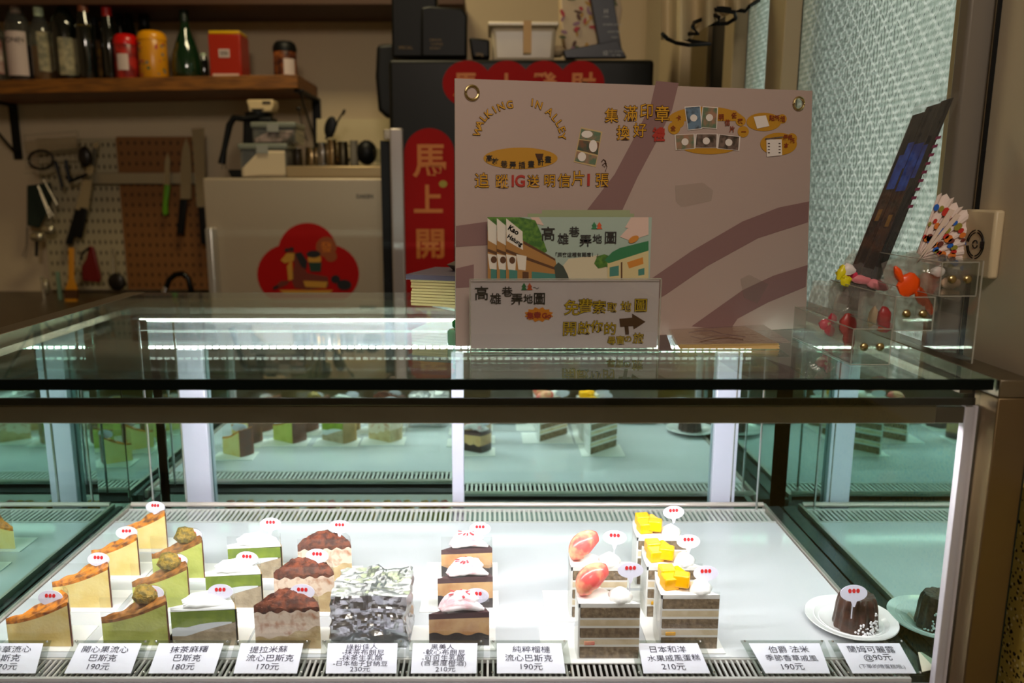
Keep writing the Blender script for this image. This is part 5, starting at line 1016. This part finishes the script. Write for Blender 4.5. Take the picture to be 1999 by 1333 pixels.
# ---------------------------------------------------------------- pegboards
pw = mat('white_pegboard', (170, 156, 122), .6); pb = mat('brown_pegboard', (128, 82, 34), .6)
def pegboard(nm, lab, x0, x1, z0, z1, y, m, sx, sz, hw, hh):
    t = thing(nm, lab, 'pegboard', ((x0+x1)/2, y, z0)); nx = max(1, int((x1-x0)/sx)); nz_ = max(1, int((z1-z0)/sz)); b = B(); dx = (x1-x0)/nx; dz = (z1-z0)/nz_
    for i in range(nx):
        for j in range(nz_):
            a, c = x0+i*dx, z0+j*dz; e = (dx-hw)/2; g = (dz-hh)/2
            O = [(a, y, c), (a+dx, y, c), (a+dx, y, c+dz), (a, y, c+dz)]; I = [(a+e, y, c+g), (a+dx-e, y, c+g), (a+dx-e, y, c+dz-g), (a+e, y, c+dz-g)]
            b.add(O+I, [(0, 1, 5, 4), (1, 2, 6, 5), (2, 3, 7, 6), (3, 0, 4, 7)])
    obj('perforated_sheet', b, m, t, smooth=False, solid=.003); obj('backing', B().box(x0, x1, y+.006, y+.012, z0, z1), mat('peg_dark', (34, 26, 14), .8), t)
    obj('edge', B().box(x0-.004, x0, y-.002, y+.012, z0, z1).box(x0, x1, y-.002, y+.012, z1, z1+.004), m, t); return t
zA, zB = 1.015, PD(200, 272, 3.07).z
Xw0, Xw1 = PD(95, 400, 3.07).x, PD(238, 400, 3.07).x
pegboard('pegboard', 'white pegboard with rows of holes at the left of the back wall', PD(85, 400, 3.07).x, Xw1, zA, zB, 3.07, pw, .021, .040, .007, .014)
pegboard('pegboard', 'brown pegboard behind the knives, right of the white one', Xw1+.004, PD(404, 400, 3.065).x, zA, PD(300, 269, 3.065).z, 3.065, pb, .026, .036, .007, .012)
obj_b = tag(obj('magnetic_strip', B().box(PD(180, 347, 3.04).x, PD(386, 347, 3.04).x, 3.04, 3.058, PD(280, 359, 3.04).z, PD(280, 337, 3.04).z), mat('strip_steel', (172, 160, 130), .4, .5), bev=.002), 'pale magnetic knife strip across both pegboards', 'knife strip')
blade = mat('blade_steel', (190, 180, 150), .25, .8)
def knife(lab, BP, HP, hm, d=3.025):
    t = thing('kitchen_knife', lab, 'knife', PD(*HP[0], d), 'knives on the magnetic strip'); obj('blade', B().prism([PD(x, y, d) for x, y in BP], (0, .003, 0)), blade, t, smooth=False)
    obj('handle', B().prism([PD(x, y, d-.005) for x, y in HP], (0, .014, 0)), hm, t, bev=.004); return t
knife('small paring knife with bright green handle', [(327, 298), (332, 312), (331, 362), (320, 362), (322, 312)], [(320, 360), (331, 362), (326, 398), (327, 418), (319, 422), (316, 412)], mat('green_handle', (90, 150, 20), .4))
knife('broad chef knife with black riveted handle', [(363, 268), (371, 290), (374, 330), (373, 388), (352, 388), (352, 330), (356, 290)], [(350, 388), (364, 390), (358, 458), (344, 456)], black)
knife('wide pale slicing knife beside the fridge, black handle', [(374, 252), (398, 250), (402, 404), (384, 404)], [(386, 404), (402, 404), (402, 478), (391, 476)], black, d=3.0)
knife('long narrow black handled slicer leaning on the white pegboard', [(183, 280), (193, 276), (178, 360), (152, 420), (146, 410)], [(146, 408), (160, 412), (138, 478), (126, 476)], black)
knife('dark cleaver hanging left of the knife strip', [(160, 350), (180, 352), (172, 412), (152, 408)], [(156, 404), (170, 408), (158, 466), (144, 462)], black, d=3.01)
wr_ = thing('wire_rack', 'white wire rack with strainers at the top left of the pegboard', 'rack', PD(110, 320, 3.0)); b = B(); wm = mat('white_wire', (176, 160, 130), .5)
for y in (262, 310, 336): b.tube([PD(48, y+2, 3.0), PD(152, y-6, 3.0)], .0035 if y == 310 else .0018, 6)
for x in range(52, 152, 9): b.tube([PD(x, 308, 3.0), PD(x, 332, 3.0)], .0012, 5)
b.tube([PD(48, 262, 3.0), PD(52, 310, 3.04)], .002, 5); b.tube([PD(152, 258, 3.0), PD(150, 306, 3.04)], .002, 5); obj('wires', b, wm, wr_)
obj('top_shelf', B().prism([PD(46, 276, 2.98), PD(148, 266, 2.98), PD(150, 288, 2.98), PD(50, 300, 2.98)], (0, .002, 0)), mat('rack_plastic', (176, 154, 116), .5, alpha=.5), wr_, smooth=False)
tag(obj('strainer_ring', B().tube([PD(80+24*math.cos(a), 312+18*math.sin(a), 2.98) for a in [2*math.pi*i/24 for i in range(24)]], .005, 8, closed=True), dk), 'dark round strainer ring in the wire rack', 'strainer')
def tool(name, lab, pts, r, m, d=2.99, head=None, hm=None):
    t = thing(name, lab, name.replace('_', ' '), PD(*pts[0], d)); obj('handle', B().tube([PD(x, y, d) for x, y in pts], r, 8), m, t)
    if head: obj('head', B().ball(PD(head[0], head[1], d), (head[2]*.0019, .015, head[3]*.0019), 16, 9), hm or m, t)
    return t
tool('ladle', 'steel ladle hanging lower left on the pegboard', [(78, 375), (98, 425), (88, 452)], .003, blade, head=(72, 462, 14, 11), hm=blade); tool('ladle', 'steel ladle hanging right of its twin', [(85, 350), (112, 400), (106, 428)], .003, blade, d=3.0, head=(94, 448, 14, 11), hm=blade)
tool('tongs', 'pale kitchen tongs hanging among the ladles', [(74, 362), (92, 402), (104, 422)], .004, blade); tool('spatula', 'black spatula hanging from the wire rack, left one', [(108, 314), (122, 366)], .006, black); tool('spatula', 'black spatula hanging from the wire rack, right one', [(128, 312), (136, 355)], .007, black)
tool('whisk', 'dark gathered whisk head at the right of the rack', [(134, 355), (170, 340)], .006, black, head=(166, 306, 13, 20), hm=dk)
tool('peeler', 'black handled tool below the ladles', [(72, 470), (71, 500)], .006, black)
tag(obj('green_cloth', B().prism([PD(x, y, 3.02) for x, y in [(52, 362), (98, 356), (96, 400), (76, 446), (52, 440)]], (0, .01, 0)), mat('dark_green_cloth', (26, 38, 24), .9), bev=.003), 'dark green cloth hanging behind the ladles', 'cloth')
tool('cord', 'thin looped cord hanging at the left edge of the pegboard', [(53, 440), (51, 480), (44, 500), (50, 504), (54, 480), (54, 445)], .0012, dk)
br = thing('pastry_brush', 'yellow handled brush with dark bristle block on the counter', 'brush', PD(138, 600, 2.8)); ym = mat('brush_yellow', (210, 140, 26), .45)
obj('handle', B().prism([PD(x, y, 2.8) for x, y in [(133, 484), (143, 484), (143, 545), (150, 566), (126, 566), (133, 545)]], (0, .01, 0)), ym, br, bev=.002); obj('ferrule', B().prism([PD(x, y, 2.798) for x, y in [(126, 566), (150, 566), (150, 583), (126, 583)]], (0, .014, 0)), mat('ferrule_brown', (78, 46, 16), .5), br); obj('bristles', B().prism([PD(x, y, 2.799) for x, y in [(127, 583), (149, 583), (149, 602), (127, 602)]], (0, .012, 0)), ym, br)
op = thing('can_opener', 'dark red handled opener hanging on the white pegboard', 'opener', PD(175, 500, 3.0)); obj('handle', B().prism([PD(x, y, 3.0) for x, y in [(172, 480), (182, 482), (196, 540), (194, 552), (160, 548), (158, 520), (168, 505)]], (0, .012, 0)), mat('dark_red', (110, 18, 14), .4), op, bev=.004); obj('jaw', B().tube([PD(x, y, 2.995) for x, y in [(174, 484), (160, 494), (158, 508)]], .005, 8), dk, op)
tag(obj('tape_ring', B().tube([PD(146+14*math.cos(a), 538+16*math.sin(a), 3.02) for a in [2*math.pi*i/20 for i in range(20)]], .005, 8, closed=True), mat('ring_pale', (170, 152, 112), .6)), 'pale ring hanging behind the yellow brush', 'ring')
tool('skimmer', 'dark round skimmer hanging at the right of the white pegboard', [(220, 484), (222, 535)], .004, blade, head=(228, 550, 18, 18), hm=dk)
tool('scraper', 'pale green scraper standing by the brush', [(112, 530), (120, 600)], .008, mat('pale_green', (110, 140, 110), .5), d=2.85); tool('whisk', 'small pale whisk on the counter at the left', [(82, 540), (88, 590)], .006, blade, d=2.85, head=(92, 560, 5, 16), hm=blade)
fc = thing('faucet', 'black arched faucet at the left of the silver fridge', 'faucet', PD(376, 570, 2.75)); obj('spout', B().tube([PD(322, 568, 2.75), PD(330, 546, 2.75), PD(342, 536, 2.75), PD(356, 534, 2.75), PD(368, 544, 2.75), PD(374, 570, 2.75)]+[PD(376, 600, 2.75)], .010, 12), mat('black_chrome', (30, 30, 28), .15, .8), fc); obj('nozzle', B().tube([PD(321, 570, 2.75), PD(324, 560, 2.75)], .011, 12), chrome, fc)
flush_text()
